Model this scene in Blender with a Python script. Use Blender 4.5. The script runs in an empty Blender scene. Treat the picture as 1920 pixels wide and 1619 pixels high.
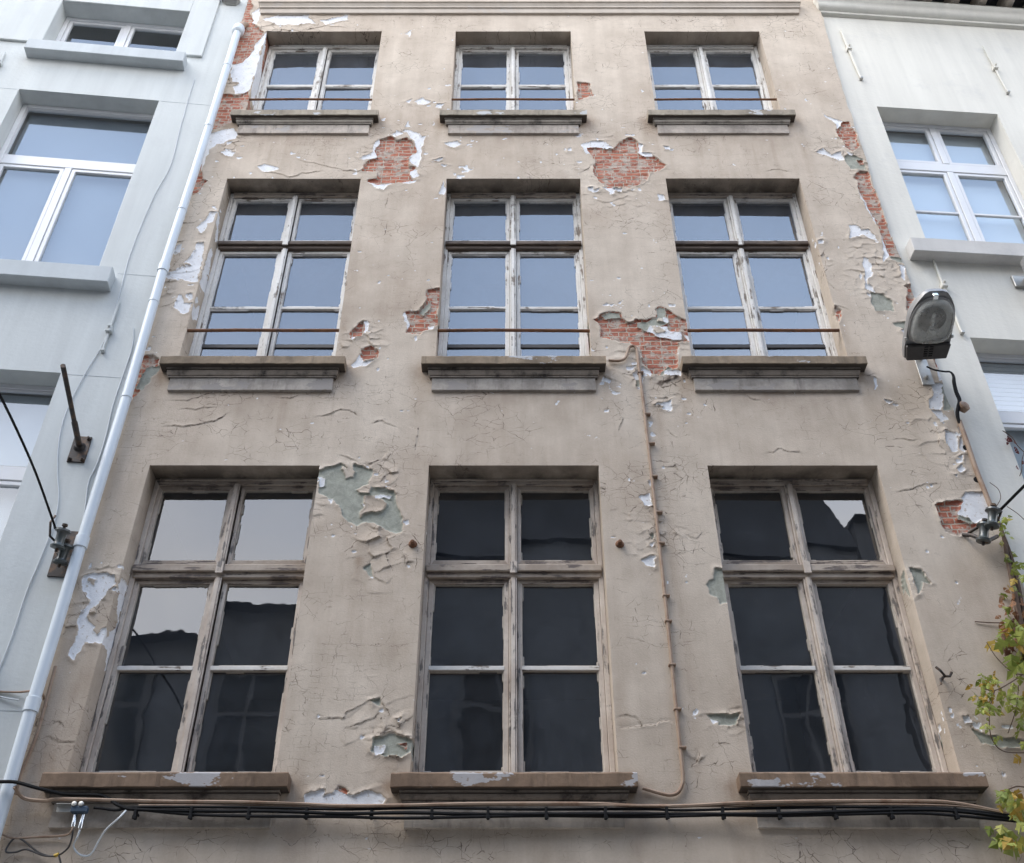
import bpy, bmesh, math, random
import numpy as np
from mathutils import Vector, Matrix
random.seed(7)
C = bpy.context.scene.collection
R = math.radians

# ------------------------------------------------------------------ camera, sky, sun, exposure
CAM_D, CAM_H, PITCH, FPX = 6.84, 1.6, R(39.163), 2000.0
cam = bpy.data.cameras.new('camera'); cam.sensor_width = 36.0; cam.lens = 36.0 * FPX / 1920.0
cam.clip_start = 0.05; cam.clip_end = 2000
camo = bpy.data.objects.new('camera', cam); C.objects.link(camo)
camo.location = (0, -CAM_D, CAM_H); camo.rotation_euler = (R(90) + PITCH, 0, 0)
bpy.context.scene.camera = camo
SUN_EL, SUN_AZ = 56.0, 244.0          # azimuth measured clockwise from +Y
world = bpy.data.worlds.new('World'); bpy.context.scene.world = world; world.use_nodes = True
wn, wl = world.node_tree.nodes, world.node_tree.links
sky = wn.new('ShaderNodeTexSky'); sky.sky_type = 'NISHITA'; sky.sun_disc = False
sky.sun_elevation = R(SUN_EL); sky.sun_rotation = R(SUN_AZ); sky.dust_density = 1.0; sky.air_density = 1.0
tc = wn.new('ShaderNodeTexCoord'); cn = wn.new('ShaderNodeTexNoise')
cn.inputs['Scale'].default_value = 1.6; cn.inputs['Detail'].default_value = 6; cn.inputs['Roughness'].default_value = .55
cr = wn.new('ShaderNodeMapRange'); cr.inputs['From Min'].default_value = .38; cr.inputs['From Max'].default_value = .66
cr.inputs['To Min'].default_value = .62; cr.inputs['To Max'].default_value = 1.0
sx = wn.new('ShaderNodeSeparateXYZ'); ce = wn.new('ShaderNodeMapRange')          # cloud thins out towards the zenith
ce.inputs['From Min'].default_value = .42; ce.inputs['From Max'].default_value = .72; ce.inputs['To Min'].default_value = 1.0; ce.inputs['To Max'].default_value = .95
cq = wn.new('ShaderNodeMath'); cq.operation = 'MULTIPLY'
cm = wn.new('ShaderNodeMix'); cm.data_type = 'RGBA'; 
cc = wn.new('ShaderNodeMix'); cc.data_type = 'RGBA'; cc.inputs[6].default_value = (12.0, 12.1, 12.6, 1); cc.inputs[7].default_value = (6.8, 9.0, 12.9, 1)   # white low cloud, thin blue veil above
cl = wn.new('ShaderNodeMapRange'); cl.inputs['From Min'].default_value = .26; cl.inputs['From Max'].default_value = .44
c0 = wn.new('ShaderNodeMix'); c0.data_type = 'RGBA'; c0.inputs[6].default_value = (15.0, 15.0, 15.2, 1)      # bright band low in the sky
ch = wn.new('ShaderNodeMapRange'); ch.inputs['From Min'].default_value = .52; ch.inputs['From Max'].default_value = .70
wl.new(tc.outputs['Generated'], cn.inputs['Vector']); wl.new(cn.outputs['Fac'], cr.inputs['Value'])
wl.new(tc.outputs['Generated'], sx.inputs[0]); wl.new(sx.outputs[2], ce.inputs['Value']); wl.new(cr.outputs[0], cq.inputs[0]); wl.new(ce.outputs[0], cq.inputs[1]); wl.new(cq.outputs[0], cm.inputs[0]); wl.new(sx.outputs[2], ch.inputs['Value']); wl.new(ch.outputs[0], cc.inputs[0]); wl.new(sx.outputs[2], cl.inputs['Value']); wl.new(cl.outputs[0], c0.inputs[0]); wl.new(cc.outputs[2], c0.inputs[7]); wl.new(c0.outputs[2], cm.inputs[7]); wl.new(sky.outputs[0], cm.inputs[6])
bg = wn['Background']; bg.inputs['Strength'].default_value = 0.15
wl.new(cm.outputs[2], bg.inputs['Color'])
sl = bpy.data.lights.new('sun', 'SUN'); sl.energy = 2.0; sl.angle = R(40); sl.color = (1, .92, .80)
so = bpy.data.objects.new('sun', sl); C.objects.link(so); so.location = (0, -5, 30)
a, e = R(SUN_AZ), R(SUN_EL)
sd_ = Vector((math.sin(a) * math.cos(e), math.cos(a) * math.cos(e), math.sin(e)))
so.rotation_euler = (-sd_).to_track_quat('-Z', 'Y').to_euler()
vs = bpy.context.scene.view_settings
vs.view_transform = 'Standard'; vs.look = 'None'; vs.gamma = 1; vs.exposure = 0.9

# ------------------------------------------------------------------ photograph geometry: facade planes
# F: the weathered front (y = 0). L / R: neighbours' fronts, each turned a few degrees about the party wall.
PL = {'F': (0, 0, 0), 'L': (-3.22, 0.05, R(5.6)), 'R': (3.72, 0.05, R(4.1))}
def at(px, py, pl='F', off=0.0):
    """facade coordinates (along, height) of what stands `off` metres proud of plane pl"""
    x = (px - 960) / FPX; y = -(py - 809.5) / FPX
    c, s = math.cos(PITCH), math.sin(PITCH)
    r = (x, c - y * s, s + y * c)
    ox, oy, an = PL[pl]; n = (math.sin(an), -math.cos(an)); d = (math.cos(an), math.sin(an))
    ox += n[0] * off; oy += n[1] * off
    t = (ox * n[0] + (oy + CAM_D) * n[1]) / (r[0] * n[0] + r[1] * n[1])
    X = r[0] * t; Y = -CAM_D + r[1] * t
    return ((X - ox) * d[0] + (Y - oy) * d[1], CAM_H + r[2] * t)
def at3(px, py, pl='F', off=0.0):
    """the same as a point in the plane's own frame (outward is -y)"""
    u, z = at(px, py, pl, off)
    return Vector((u, -off, z))

# ------------------------------------------------------------------ helpers
class NT:
    """small wrapper for writing node trees"""
    def __init__(s, name):
        s.m = bpy.data.materials.new(name); s.m.use_nodes = True
        s.n = s.m.node_tree.nodes; s.l = s.m.node_tree.links
        s.b = s.n['Principled BSDF']; s.out = s.n['Material Output']
        s.tc = s.n.new('ShaderNodeTexCoord')
    def put(s, sock, v):
        if isinstance(v, bpy.types.NodeSocket): s.l.new(v, sock)
        elif isinstance(v, (tuple, list)) and sock.type == 'RGBA': sock.default_value = (*v[:3], 1)
        else: sock.default_value = v
    def obj(s, sc=(1, 1, 1)):
        m = s.n.new('ShaderNodeMapping'); m.inputs['Scale'].default_value = sc
        s.l.new(s.tc.outputs['Object'], m.inputs[0]); return m.outputs[0]
    def noise(s, sc, det=3, ro=.55, vec=None, dist=0, col=False):
        n = s.n.new('ShaderNodeTexNoise'); n.inputs['Scale'].default_value = sc; n.inputs['Detail'].default_value = det
        n.inputs['Roughness'].default_value = ro; n.inputs['Distortion'].default_value = dist
        s.l.new(vec if vec is not None else s.tc.outputs['Object'], n.inputs['Vector'])
        return n.outputs[1 if col else 0]
    def math(s, op, a, b=0.0, clamp=False):
        n = s.n.new('ShaderNodeMath'); n.operation = op; n.use_clamp = clamp
        s.put(n.inputs[0], a); s.put(n.inputs[1], b); return n.outputs[0]
    def rng(s, v, a, b, c=0.0, d=1.0):
        n = s.n.new('ShaderNodeMapRange'); s.put(n.inputs[0], v)
        for i, q in zip((1, 2, 3, 4), (a, b, c, d)): n.inputs[i].default_value = q
        return n.outputs[0]
    def mix(s, f, a, b):
        n = s.n.new('ShaderNodeMix'); n.data_type = 'RGBA'
        s.put(n.inputs[0], f); s.put(n.inputs[6], a); s.put(n.inputs[7], b); return n.outputs[2]
    def mul(s, a, b):
        n = s.n.new('ShaderNodeMix'); n.data_type = 'RGBA'; n.blend_type = 'MULTIPLY'
        n.inputs[0].default_value = 1; s.put(n.inputs[6], a); s.put(n.inputs[7], b); return n.outputs[2]
    def vadd(s, a, b, k=1.0):
        n = s.n.new('ShaderNodeVectorMath'); n.operation = 'MULTIPLY_ADD'
        s.put(n.inputs[0], b); n.inputs[1].default_value = (k, k, k); s.put(n.inputs[2], a); return n.outputs[0]
    def attr(s, name):
        n = s.n.new('ShaderNodeAttribute'); n.attribute_name = name; return n.outputs['Fac']
    def bump(s, h, st=.5, dist=.01, nrm=None):
        n = s.n.new('ShaderNodeBump'); n.inputs['Strength'].default_value = st; n.inputs['Distance'].default_value = dist
        s.put(n.inputs['Height'], h)
        if nrm is not None: s.l.new(nrm, n.inputs['Normal'])
        return n.outputs[0]
    def done(s, col=None, rough=.8, nrm=None, metal=0.0, spec=None):
        if col is not None: s.put(s.b.inputs['Base Color'], col)
        s.put(s.b.inputs['Roughness'], rough); s.put(s.b.inputs['Metallic'], metal)
        if spec is not None: s.put(s.b.inputs['Specular IOR Level'], spec)
        if nrm is not None: s.l.new(nrm, s.b.inputs['Normal'])
        return s.m

class MB:
    """collects shapes that become ONE mesh"""
    def __init__(s): s.v = []; s.f = []; s.mi = {}
    def add(s, vs, fs):
        k = len(s.v); s.v += [tuple(v) for v in vs]; s.f += [tuple(i + k for i in f) for f in fs]; return s
    def box(s, x0, x1, y0, y1, z0, z1, M=None):
        p = [Vector((x, y, z)) for x in (x0, x1) for y in (y0, y1) for z in (z0, z1)]
        if M is not None: p = [M @ q for q in p]
        return s.add(p, [(0, 1, 3, 2), (4, 6, 7, 5), (0, 4, 5, 1), (2, 3, 7, 6), (0, 2, 6, 4), (1, 5, 7, 3)])
    def tube(s, pts, r, n=8, cap=True, smooth=0):
        P = [Vector(p) for p in pts]
        if smooth: P = catmull(P, smooth)
        rr = r if hasattr(r, '__len__') else [r] * len(P)
        if len(rr) != len(P): rr = list(np.interp(np.linspace(0, 1, len(P)), np.linspace(0, 1, len(rr)), rr))
        k = len(s.v); up = None
        for i, p in enumerate(P):
            t = (P[min(i + 1, len(P) - 1)] - P[max(i - 1, 0)]).normalized()
            if up is None:
                up = Vector((0, 0, 1)) if abs(t.z) < .9 else Vector((1, 0, 0))
            u = (up - t * up.dot(t)).normalized(); w = t.cross(u); up = u
            for j in range(n):
                b = 2 * math.pi * j / n
                s.v.append(tuple(p + (u * math.cos(b) + w * math.sin(b)) * rr[i]))
        for i in range(len(P) - 1):
            for j in range(n):
                a0 = k + i * n + j; a1 = k + i * n + (j + 1) % n
                s.f.append((a0, a1, a1 + n, a0 + n))
        if cap:
            s.f.append(tuple(k + j for j in range(n))[::-1]); s.f.append(tuple(k + (len(P) - 1) * n + j for j in range(n)))
        return s
    def ring(s, x0, x1, z0, z1, l, r, t, b, y0, y1):
        """a rectangular frame in one piece, mitred; top and bottom members take the second material"""
        k = len(s.v); O = [(x0, z0), (x1, z0), (x1, z1), (x0, z1)]; I = [(x0 + l, z0 + b), (x1 - r, z0 + b), (x1 - r, z1 - t), (x0 + l, z1 - t)]
        for y in (y0, y1): s.v += [(x, y, z) for x, z in O] + [(x, y, z) for x, z in I]
        for j in range(4):
            n = (j + 1) % 4
            for f in ((k + j, k + n, k + 4 + n, k + 4 + j), (k + 8 + n, k + 8 + j, k + 12 + j, k + 12 + n), (k + j, k + 8 + j, k + 8 + n, k + n), (k + 4 + n, k + 12 + n, k + 12 + j, k + 4 + j)):
                if j % 2 == 0: s.mi[len(s.f)] = 1
                s.f.append(f)
        return s
    def putty(s, x0, x1, z0, z1, y0, y1, rng):
        """a chipped fillet of putty round a pane, in one piece"""
        k = len(s.v); pts = []; W = lambda: rng.choice((.003, .005, .008, .012, .014, .004))
        def side(a, b, n):
            w = W(); o = []
            for i in range(n + 1):
                t = i / n; o.append((t, w))
                if i < n and rng.random() < .7: w2 = W(); o.append((t + .25 / n, w)); o.append((t + .30 / n, w2)); w = w2
            return o
        L_, H_ = x1 - x0, z1 - z0; nx, nz = max(2, int(L_ / .12)), max(2, int(H_ / .09))
        for t, w in side(0, 1, nx): pts.append(((x0 + .014 + (L_ - .028) * t, z0 + w), (x0 + L_ * t, z0)))
        for t, w in side(0, 1, nz): pts.append(((x1 - w, z0 + .014 + (H_ - .028) * t), (x1, z0 + H_ * t)))
        for t, w in side(0, 1, nx): pts.append(((x1 - .014 - (L_ - .028) * t, z1 - w), (x1 - L_ * t, z1)))
        for t, w in side(0, 1, nz): pts.append(((x0 + w, z1 - .014 - (H_ - .028) * t), (x0, z1 - H_ * t)))
        n = len(pts)
        for (i_, o_) in pts: s.v += [(o_[0], y0, o_[1]), (i_[0], y0 + .004, i_[1]), (i_[0], y1, i_[1]), (o_[0], y1, o_[1])]
        for i in range(n):
            a, b = k + 4 * i, k + 4 * ((i + 1) % n)
            for j in range(4): s.f.append((a + j, b + j, b + (j + 1) % 4, a + (j + 1) % 4))
        return s
    def pane(s, hx, hz, T, seed, a1=.0015, a2=.00010):
        """a drawn-glass pane with slow waves and fine ripples in its faces"""
        n, m = max(4, int(hx * 2 / .02)), max(4, int(hz * 2 / .02))
        gx, gz = np.meshgrid(np.linspace(-hx, hx, n + 1), np.linspace(-hz, hz, m + 1))
        d = (fbm(gx * 2.6 + 31, gz * 1.8 + 17, seed, 1) - .5) * a1 * 2 + (fbm(gx * 17 + 7, gz * 12 + 5, seed + 9, 2) - .5) * a2 * 2
        k = len(s.v); w = (n + 1) * (m + 1)
        for off in (-.002, .002):
            for x, y, z in zip(gx.ravel(), (d + off).ravel(), gz.ravel()): s.v.append(tuple(T @ Vector((x, y, z))))
        I = lambda i, j, q: k + q * w + j * (n + 1) + i
        for j in range(m):
            for i in range(n):
                s.f.append((I(i, j, 0), I(i + 1, j, 0), I(i + 1, j + 1, 0), I(i, j + 1, 0))); s.f.append((I(i, j, 1), I(i, j + 1, 1), I(i + 1, j + 1, 1), I(i + 1, j, 1)))
        for j in range(m): s.f.append((I(0, j, 0), I(0, j + 1, 0), I(0, j + 1, 1), I(0, j, 1))); s.f.append((I(n, j, 0), I(n, j, 1), I(n, j + 1, 1), I(n, j + 1, 0)))
        for i in range(n): s.f.append((I(i, 0, 0), I(i, 0, 1), I(i + 1, 0, 1), I(i + 1, 0, 0))); s.f.append((I(i, m, 0), I(i + 1, m, 0), I(i + 1, m, 1), I(i, m, 1)))
        return s
    def lathe(s, prof, o, axis, n=20):
        """prof: (distance along axis, radius)"""
        o = Vector(o); ax = Vector(axis).normalized()
        u = ax.orthogonal().normalized(); w = ax.cross(u); k = len(s.v)
        for (l, r) in prof:
            for j in range(n):
                b = 2 * math.pi * j / n
                s.v.append(tuple(o + ax * l + (u * math.cos(b) + w * math.sin(b)) * r))
        for i in range(len(prof) - 1):
            for j in range(n):
                a0 = k + i * n + j; a1 = k + i * n + (j + 1) % n
                s.f.append((a0, a1, a1 + n, a0 + n))
        s.f.append(tuple(k + j for j in range(n))[::-1]); s.f.append(tuple(k + (len(prof) - 1) * n + j for j in range(n)))
        return s
    def band(s, prof, under=(), n=1, wear=0.0, rng=None):
        """a moulding with returned ends. prof: (projection, left x, right x, z), from top to bottom; n > 1 lets its arrises wander by `wear`"""
        k = len(s.v); w = n + 3
        for j, (p, xl, xr, z) in enumerate(prof):
            s.v.append((xl, .02, z))
            for i in range(n + 1):
                x = xl + (xr - xl) * i / n; dp = dz = 0
                if wear and p > .02:
                    q = np.array([x * 9.0]); q2 = np.array([j * .31 + z * 3])
                    dp = (float(fbm(q * 2, q2, 5, 3)[0]) - .5) * wear; dz = (float(fbm(q, q2 + 9, 6, 3)[0]) - .5) * wear
                    if rng and rng.random() < .05: dp -= rng.uniform(.002, .006); dz += rng.uniform(-.003, .003)
                s.v.append((x, -p - dp, z + dz))
            s.v.append((xr, .02, z))
        for i in range(len(prof) - 1):
            for j in range(w - 1):
                q = k + i * w + j
                if i in under: s.mi[len(s.f)] = 1
                s.f.append((q, q + w, q + w + 1, q + 1))
        q = k + (len(prof) - 1) * w
        s.f.append(tuple(range(k, k + w))); s.f.append(tuple(range(q + w - 1, q - 1, -1)))
        return s
    def build(s, name, mat, parent=None, bevel=0, smooth=False, seg=1, loc=None, fix=True):
        me = bpy.data.meshes.new(name); me.from_pydata(s.v, [], s.f)
        if fix:
            bm = bmesh.new(); bm.from_mesh(me); bmesh.ops.recalc_face_normals(bm, faces=bm.faces); bm.to_mesh(me); bm.free()
        for q in (mat if isinstance(mat, (list, tuple)) else [mat]): me.materials.append(q)
        for k, q in s.mi.items(): me.polygons[k].material_index = q
        if smooth: me.shade_smooth()
        o = bpy.data.objects.new(name, me); C.objects.link(o)
        if parent: o.parent = parent
        if loc is not None: o.location = loc
        if bevel:
            b = o.modifiers.new('bevel', 'BEVEL'); b.width = bevel; b.segments = seg; b.limit_method = 'ANGLE'; b.angle_limit = R(40)
        if smooth:
            me.set_sharp_from_angle(angle=R(40))
        return o
def catmull(P, k):
    o = []
    for i in range(len(P) - 1):
        a, b, c, d = P[max(i - 1, 0)], P[i], P[i + 1], P[min(i + 2, len(P) - 1)]
        for j in range(k):
            t = j / k
            o.append(.5 * ((2 * b) + (c - a) * t + (2 * a - 5 * b + 4 * c - d) * t * t + (3 * b - a - 3 * c + d) * t ** 3))
    return o + [P[-1]]
def empty(name, label=None, cat=None, loc=(0, 0, 0), rz=0, group=None, parent=None):
    o = bpy.data.objects.new(name, None); C.objects.link(o); o.location = loc; o.rotation_euler = (0, 0, rz)
    if parent: o.parent = parent
    if label: tag(o, label, cat, group)
    return o
def tag(o, label, cat, group=None):
    o['label'] = label; o['category'] = cat
    if group: o['group'] = group
    return o
def plane_empty(name, label, cat, pl, group=None):
    ox, oy, an = PL[pl]
    return empty(name, label, cat, (ox, oy, 0), an, group)
def place(o, pl):
    ox, oy, an = PL[pl]; o.location = (ox, oy, 0); o.rotation_euler = (0, 0, an); return o

# ------------------------------------------------------------------ numpy noise
def _h(i, j, s):
    n = (i.astype(np.int64) * 374761393 + j.astype(np.int64) * 668265263 + s * 1442695041) & 0x7fffffff
    n = ((n ^ (n >> 13)) * 1274126177) & 0x7fffffff
    n = ((n ^ (n >> 15)) * 1103515245 + 12345) & 0x7fffffff
    return ((n >> 8) & 0xffff) / 65535.0
def vnoise(x, y, s=0):
    i = np.floor(x); j = np.floor(y); fx = x - i; fy = y - j
    fx = fx * fx * (3 - 2 * fx); fy = fy * fy * (3 - 2 * fy)
    a = _h(i, j, s); b = _h(i + 1, j, s); c = _h(i, j + 1, s); d = _h(i + 1, j + 1, s)
    return (a + (b - a) * fx) * (1 - fy) + (c + (d - c) * fx) * fy
def fbm(x, y, s=0, o=3):
    t = 0; am = .5; tot = 0
    for k in range(o):
        t = t + am * vnoise(x * 2 ** k + 17.3 * k, y * 2 ** k + 9.1 * k, s + k); tot += am; am *= .5
    return t / tot
def poly_sd(X, Z, P):
    """signed distance, positive inside"""
    d = np.full(X.shape, 1e9); ins = np.zeros(X.shape, bool); n = len(P)
    for k in range(n):
        ax, az = P[k]; bx, bz = P[(k + 1) % n]
        ex, ez = bx - ax, bz - az; L = ex * ex + ez * ez + 1e-12
        t = np.clip(((X - ax) * ex + (Z - az) * ez) / L, 0, 1)
        d = np.minimum(d, (X - ax - t * ex) ** 2 + (Z - az - t * ez) ** 2)
        cr_ = ((az > Z) != (bz > Z))
        if abs(ez) > 1e-9: ins ^= cr_ & (X < ex * (Z - az) / ez + ax)
    d = np.sqrt(d); return np.where(ins, d, -d)
def line_sd(X, Z, P):
    """distance and side (+ above / left of the line's direction) of a polyline"""
    d = np.full(X.shape, 1e9); s = np.zeros(X.shape)
    for k in range(len(P) - 1):
        ax, az = P[k]; bx, bz = P[k + 1]; ex, ez = bx - ax, bz - az; L = ex * ex + ez * ez + 1e-12
        t = np.clip(((X - ax) * ex + (Z - az) * ez) / L, 0, 1)
        q = (X - ax - t * ex) ** 2 + (Z - az - t * ez) ** 2
        m = q < d; d = np.where(m, q, d); s = np.where(m, np.sign(ex * (Z - az) - ez * (X - ax)), s)
    return np.sqrt(d), s

# ------------------------------------------------------------------ materials
def mat_plain(name, col, rough=.6, metal=0.0, var=.25, sc=12, bump=.0, spec=None, dirt=None):
    t = NT(name); n = t.noise(sc, 4)
    c = t.mul(col, t.mix(n, (1 - var,) * 3, (1 + var * .5,) * 3))
    if dirt: c = t.mix(t.rng(t.noise(sc * .5, 5, .65), .48, .68), c, dirt)
    return t.done(c, rough, t.bump(t.noise(sc * 6, 3), bump, .004) if bump else None, metal, spec)

def mat_wall():
    t = NT('peeling_paint'); O = t.tc.outputs['Object']
    big = t.noise(.55, 3); mid = t.noise(3.2, 4, .6); fine = t.noise(55, 3, .7)
    paint = t.mix(t.rng(big, .3, .7), (.625, .545, .455), (.525, .445, .365))
    paint = t.mul(paint, t.mix(t.rng(mid, .3, .72), (.84, .825, .81), (1.07, 1.07, 1.07)))
    streak = t.noise(1.0, 4, .6, t.obj((7, 7, .45)))
    paint = t.mul(paint, t.mix(t.rng(streak, .3, .7), (.90, .89, .88), (1.04, 1.04, 1.04)))
    paint = t.mul(paint, t.mix(t.rng(fine, .25, .75), (.95,) * 3, (1.04,) * 3))
    # rust marks, and the darkening below sills and in the reveals
    st = t.math('MULTIPLY', t.attr('stain'), t.rng(t.noise(2.2, 5, .65, t.obj((2.2, 2.2, .9))), .25, .7), True)
    paint = t.mix(st, paint, (.235, .15, .092))
    dk = t.math('MULTIPLY', t.attr('soot'), t.rng(t.noise(3.5, 4, .6), .15, .6), True)
    paint = t.mix(dk, paint, (.062, .052, .043))
    # hair cracks
    wv = t.vadd(O, t.noise(7, 3, col=True), .09)
    crs = None
    for sc, w, lo, hi in ((3.1, .006, .49, .56), (8.5, .017, .525, .60)):
        mp = t.n.new('ShaderNodeMapping'); mp.inputs['Scale'].default_value = (1, .02, 1.35); t.l.new(wv, mp.inputs[0])
        mp.inputs['Location'].default_value = (sc, 0, sc * .7)
        v = t.n.new('ShaderNodeTexVoronoi'); v.feature = 'DISTANCE_TO_EDGE'; v.inputs['Scale'].default_value = sc
        t.l.new(mp.outputs[0], v.inputs['Vector'])
        k = t.math('MULTIPLY', t.rng(v.outputs[0], w * .3, w, 1, 0), t.rng(t.noise(1.35, 4, .62, t.obj((1, .1, 1.4)), dist=.3), lo, hi))
        k = t.math('MULTIPLY', k, t.rng(t.noise(13 + sc, 2), .36, .56))
        crs = k if crs is None else t.math('MAXIMUM', crs, k)
    for bw, bh, ww, lo, hi, ms in ((.33, .19, .016, .44, .56, .0024), (.15, .085, .014, .50, .62, .0019), (.075, .05, .01, .56, .68, .0016)):
        mp = t.n.new('ShaderNodeMapping'); mp.inputs['Rotation'].default_value = (R(-90), 0, 0); t.l.new(t.vadd(O, t.noise(5.5, 4, .65, col=True), bw * .62), mp.inputs[0])
        bk = t.n.new('ShaderNodeTexBrick'); t.l.new(mp.outputs[0], bk.inputs['Vector']); bk.inputs['Scale'].default_value = 1; bk.inputs['Mortar Size'].default_value = ms; bk.inputs['Mortar Smooth'].default_value = .6
        bk.inputs['Brick Width'].default_value = bw; bk.inputs['Row Height'].default_value = bh; bk.offset = .37; bk.squash = .7; bk.squash_frequency = 3
        k = t.math('MULTIPLY', bk.outputs[1], t.rng(t.noise(.95, 4, .62, t.obj((1.2, 1, .9)), dist=.4), lo, hi))
        crs = t.math('MAXIMUM', crs, t.math('MULTIPLY', t.math('MULTIPLY', k, .74), t.rng(t.noise(10 + bw * 9, 2), .45, .62)))
    crs = t.math('MAXIMUM', crs, t.rng(t.attr('crk'), .0008, .004, 1, 0))
    crs = t.math('MULTIPLY', crs, .92)
    paint = t.mix(crs, paint, (.085, .06, .045))
    # the layers beneath
    jit = t.math('MULTIPLY', t.math('SUBTRACT', t.noise(60, 3, .65), .5), .012)
    white = t.mix(t.rng(t.noise(9, 4, .6), .35, .72), (.79, .79, .80), (.64, .64, .65))
    white = t.mix(t.rng(t.noise(38, 3), .6, .7), white, (.52, .47, .42))
    grey = t.mix(t.rng(t.noise(16, 5, .65, dist=.8), .3, .7), (.25, .255, .215), (.40, .40, .34))
    mp = t.n.new('ShaderNodeMapping'); mp.inputs['Rotation'].default_value = (R(-90), 0, 0)
    wob = t.vadd(O, t.noise(9, 2, col=True), .018)
    t.l.new(wob, mp.inputs[0])
    br = t.n.new('ShaderNodeTexBrick'); t.l.new(mp.outputs[0], br.inputs['Vector'])
    br.inputs['Scale'].default_value = 1; br.inputs['Brick Width'].default_value = .148; br.inputs['Row Height'].default_value = .056
    br.inputs['Mortar Size'].default_value = .0062; br.inputs['Mortar Smooth'].default_value = .25; br.offset = .5; br.squash = .62; br.squash_frequency = 2
    br.inputs['Color1'].default_value = (.43, .16, .10, 1); br.inputs['Color2'].default_value = (.33, .115, .078, 1)
    br.inputs['Mortar'].default_value = (.45, .375, .30, 1); br.inputs['Bias'].default_value = -.1
    brick = t.mul(br.outputs[0], t.mix(t.noise(21, 4, .6), (.72,) * 3, (1.22,) * 3))
    brick = t.mix(t.rng(t.noise(9, 6, .72), .495, .575), brick, (.43, .36, .30))
    brick = t.mix(t.rng(t.noise(26, 3, .6), .66, .74), brick, (.12, .085, .07))
    c = t.mix(t.rng(t.math('ADD', t.attr('sdW'), jit), -.0012, .0012), paint, white)
    c = t.mix(t.rng(t.math('ADD', t.attr('sdG'), jit), -.0012, .0012), c, grey)
    isb = t.rng(t.math('ADD', t.attr('sdB'), jit), -.0012, .0012)
    c = t.mix(isb, c, brick)
    hb = t.math('MULTIPLY', isb, t.math('ADD', t.math('MULTIPLY', br.outputs[1], -1.0), t.noise(30, 3)))
    nb = t.bump(t.math('ADD', t.math('MULTIPLY', t.noise(80, 3, .7), .42), hb), .8, .007)
    return t.done(c, .9, nb, spec=.25)

def mat_stucco(name, col, col2, dirty=0.0):
    t = NT(name)
    c = t.mix(t.rng(t.noise(.8, 4, .6), .3, .7), col, col2)
    c = t.mul(c, t.mix(t.rng(t.noise(1.0, 4, .6, t.obj((6, 6, .4))), .35, .65), (.93, .93, .93), (1.03,) * 3))
    if dirty: c = t.mix(t.math('MULTIPLY', t.rng(t.noise(2.3, 5, .7), .56, .75), dirty), c, (.42, .42, .43))
    h = t.math('ADD', t.noise(26, 4, .6), t.math('MULTIPLY', t.noise(6, 3), .8))
    return t.done(c, .85, t.bump(h, .32, .008), spec=.3)

def mat_timber(name, paint, paint2, wood, amount, axis):
    t = NT(name)
    s = {'z': (34, 34, 2.6), 'x': (2.6, 34, 34)}[axis]
    g = t.noise(1, 5, .62, t.obj(s)); h = t.noise(5.5, 4, .65)
    f = t.math('ADD', t.math('MULTIPLY', g, .62), t.math('MULTIPLY', h, .46))
    bare = t.rng(f, amount - .012, amount + .012)
    p = t.mix(t.rng(t.noise(3.4, 4, .6), .35, .65), paint, paint2)
    p = t.mul(p, t.mix(t.noise(45, 3), (.85,) * 3, (1.07,) * 3))
    w = t.mix(t.noise(1, 4, .7, t.obj(tuple(q * 2.2 for q in s))), tuple(q * .45 for q in wood), tuple(q * 1.5 for q in wood))
    edge = t.math('MULTIPLY', t.rng(f, amount - .03, amount - .008), t.math('SUBTRACT', 1, bare))
    c = t.mix(bare, t.mix(t.math('MULTIPLY', edge, .45), p, (.12, .10, .085)), w)
    nb = t.bump(t.math('SUBTRACT', 1, bare), .7, .004)
    return t.done(c, .72, t.bump(g, .4, .003, nb), spec=.3)

def mat_glass(name, tint=(.62, .66, .70), ior=1.5, film=.0):
    t = NT(name); t.n.remove(t.b)
    fr = t.n.new('ShaderNodeFresnel'); fr.inputs[0].default_value = ior
    ge = t.n.new('ShaderNodeNewGeometry'); fac = t.math('MULTIPLY', fr.outputs[0], t.math('SUBTRACT', 1, ge.outputs['Backfacing']))   # one reflection per pane
    tr = t.n.new('ShaderNodeBsdfTransparent'); tr.inputs[0].default_value = (*tint, 1)
    gl = t.n.new('ShaderNodeBsdfGlossy'); gl.inputs['Roughness'].default_value = .012
    mx = t.n.new('ShaderNodeMixShader'); t.l.new(fac, mx.inputs[0]); t.l.new(tr.outputs[0], mx.inputs[1]); t.l.new(gl.outputs[0], mx.inputs[2])
    df = t.n.new('ShaderNodeBsdfDiffuse'); df.inputs[0].default_value = (.34, .37, .43, 1)  # grey diffuse film mixed over the glass
    m2 = t.n.new('ShaderNodeMixShader'); t.l.new(t.rng(t.noise(4, 5, .7), .3, .8, film * .3, film), m2.inputs[0])
    if 'lamp' in name: df.inputs[0].default_value = (.60, .60, .57, 1)
    t.l.new(mx.outputs[0], m2.inputs[1]); t.l.new(df.outputs[0], m2.inputs[2])
    t.l.new(m2.outputs[0], t.out.inputs[0]); return t.m

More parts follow.
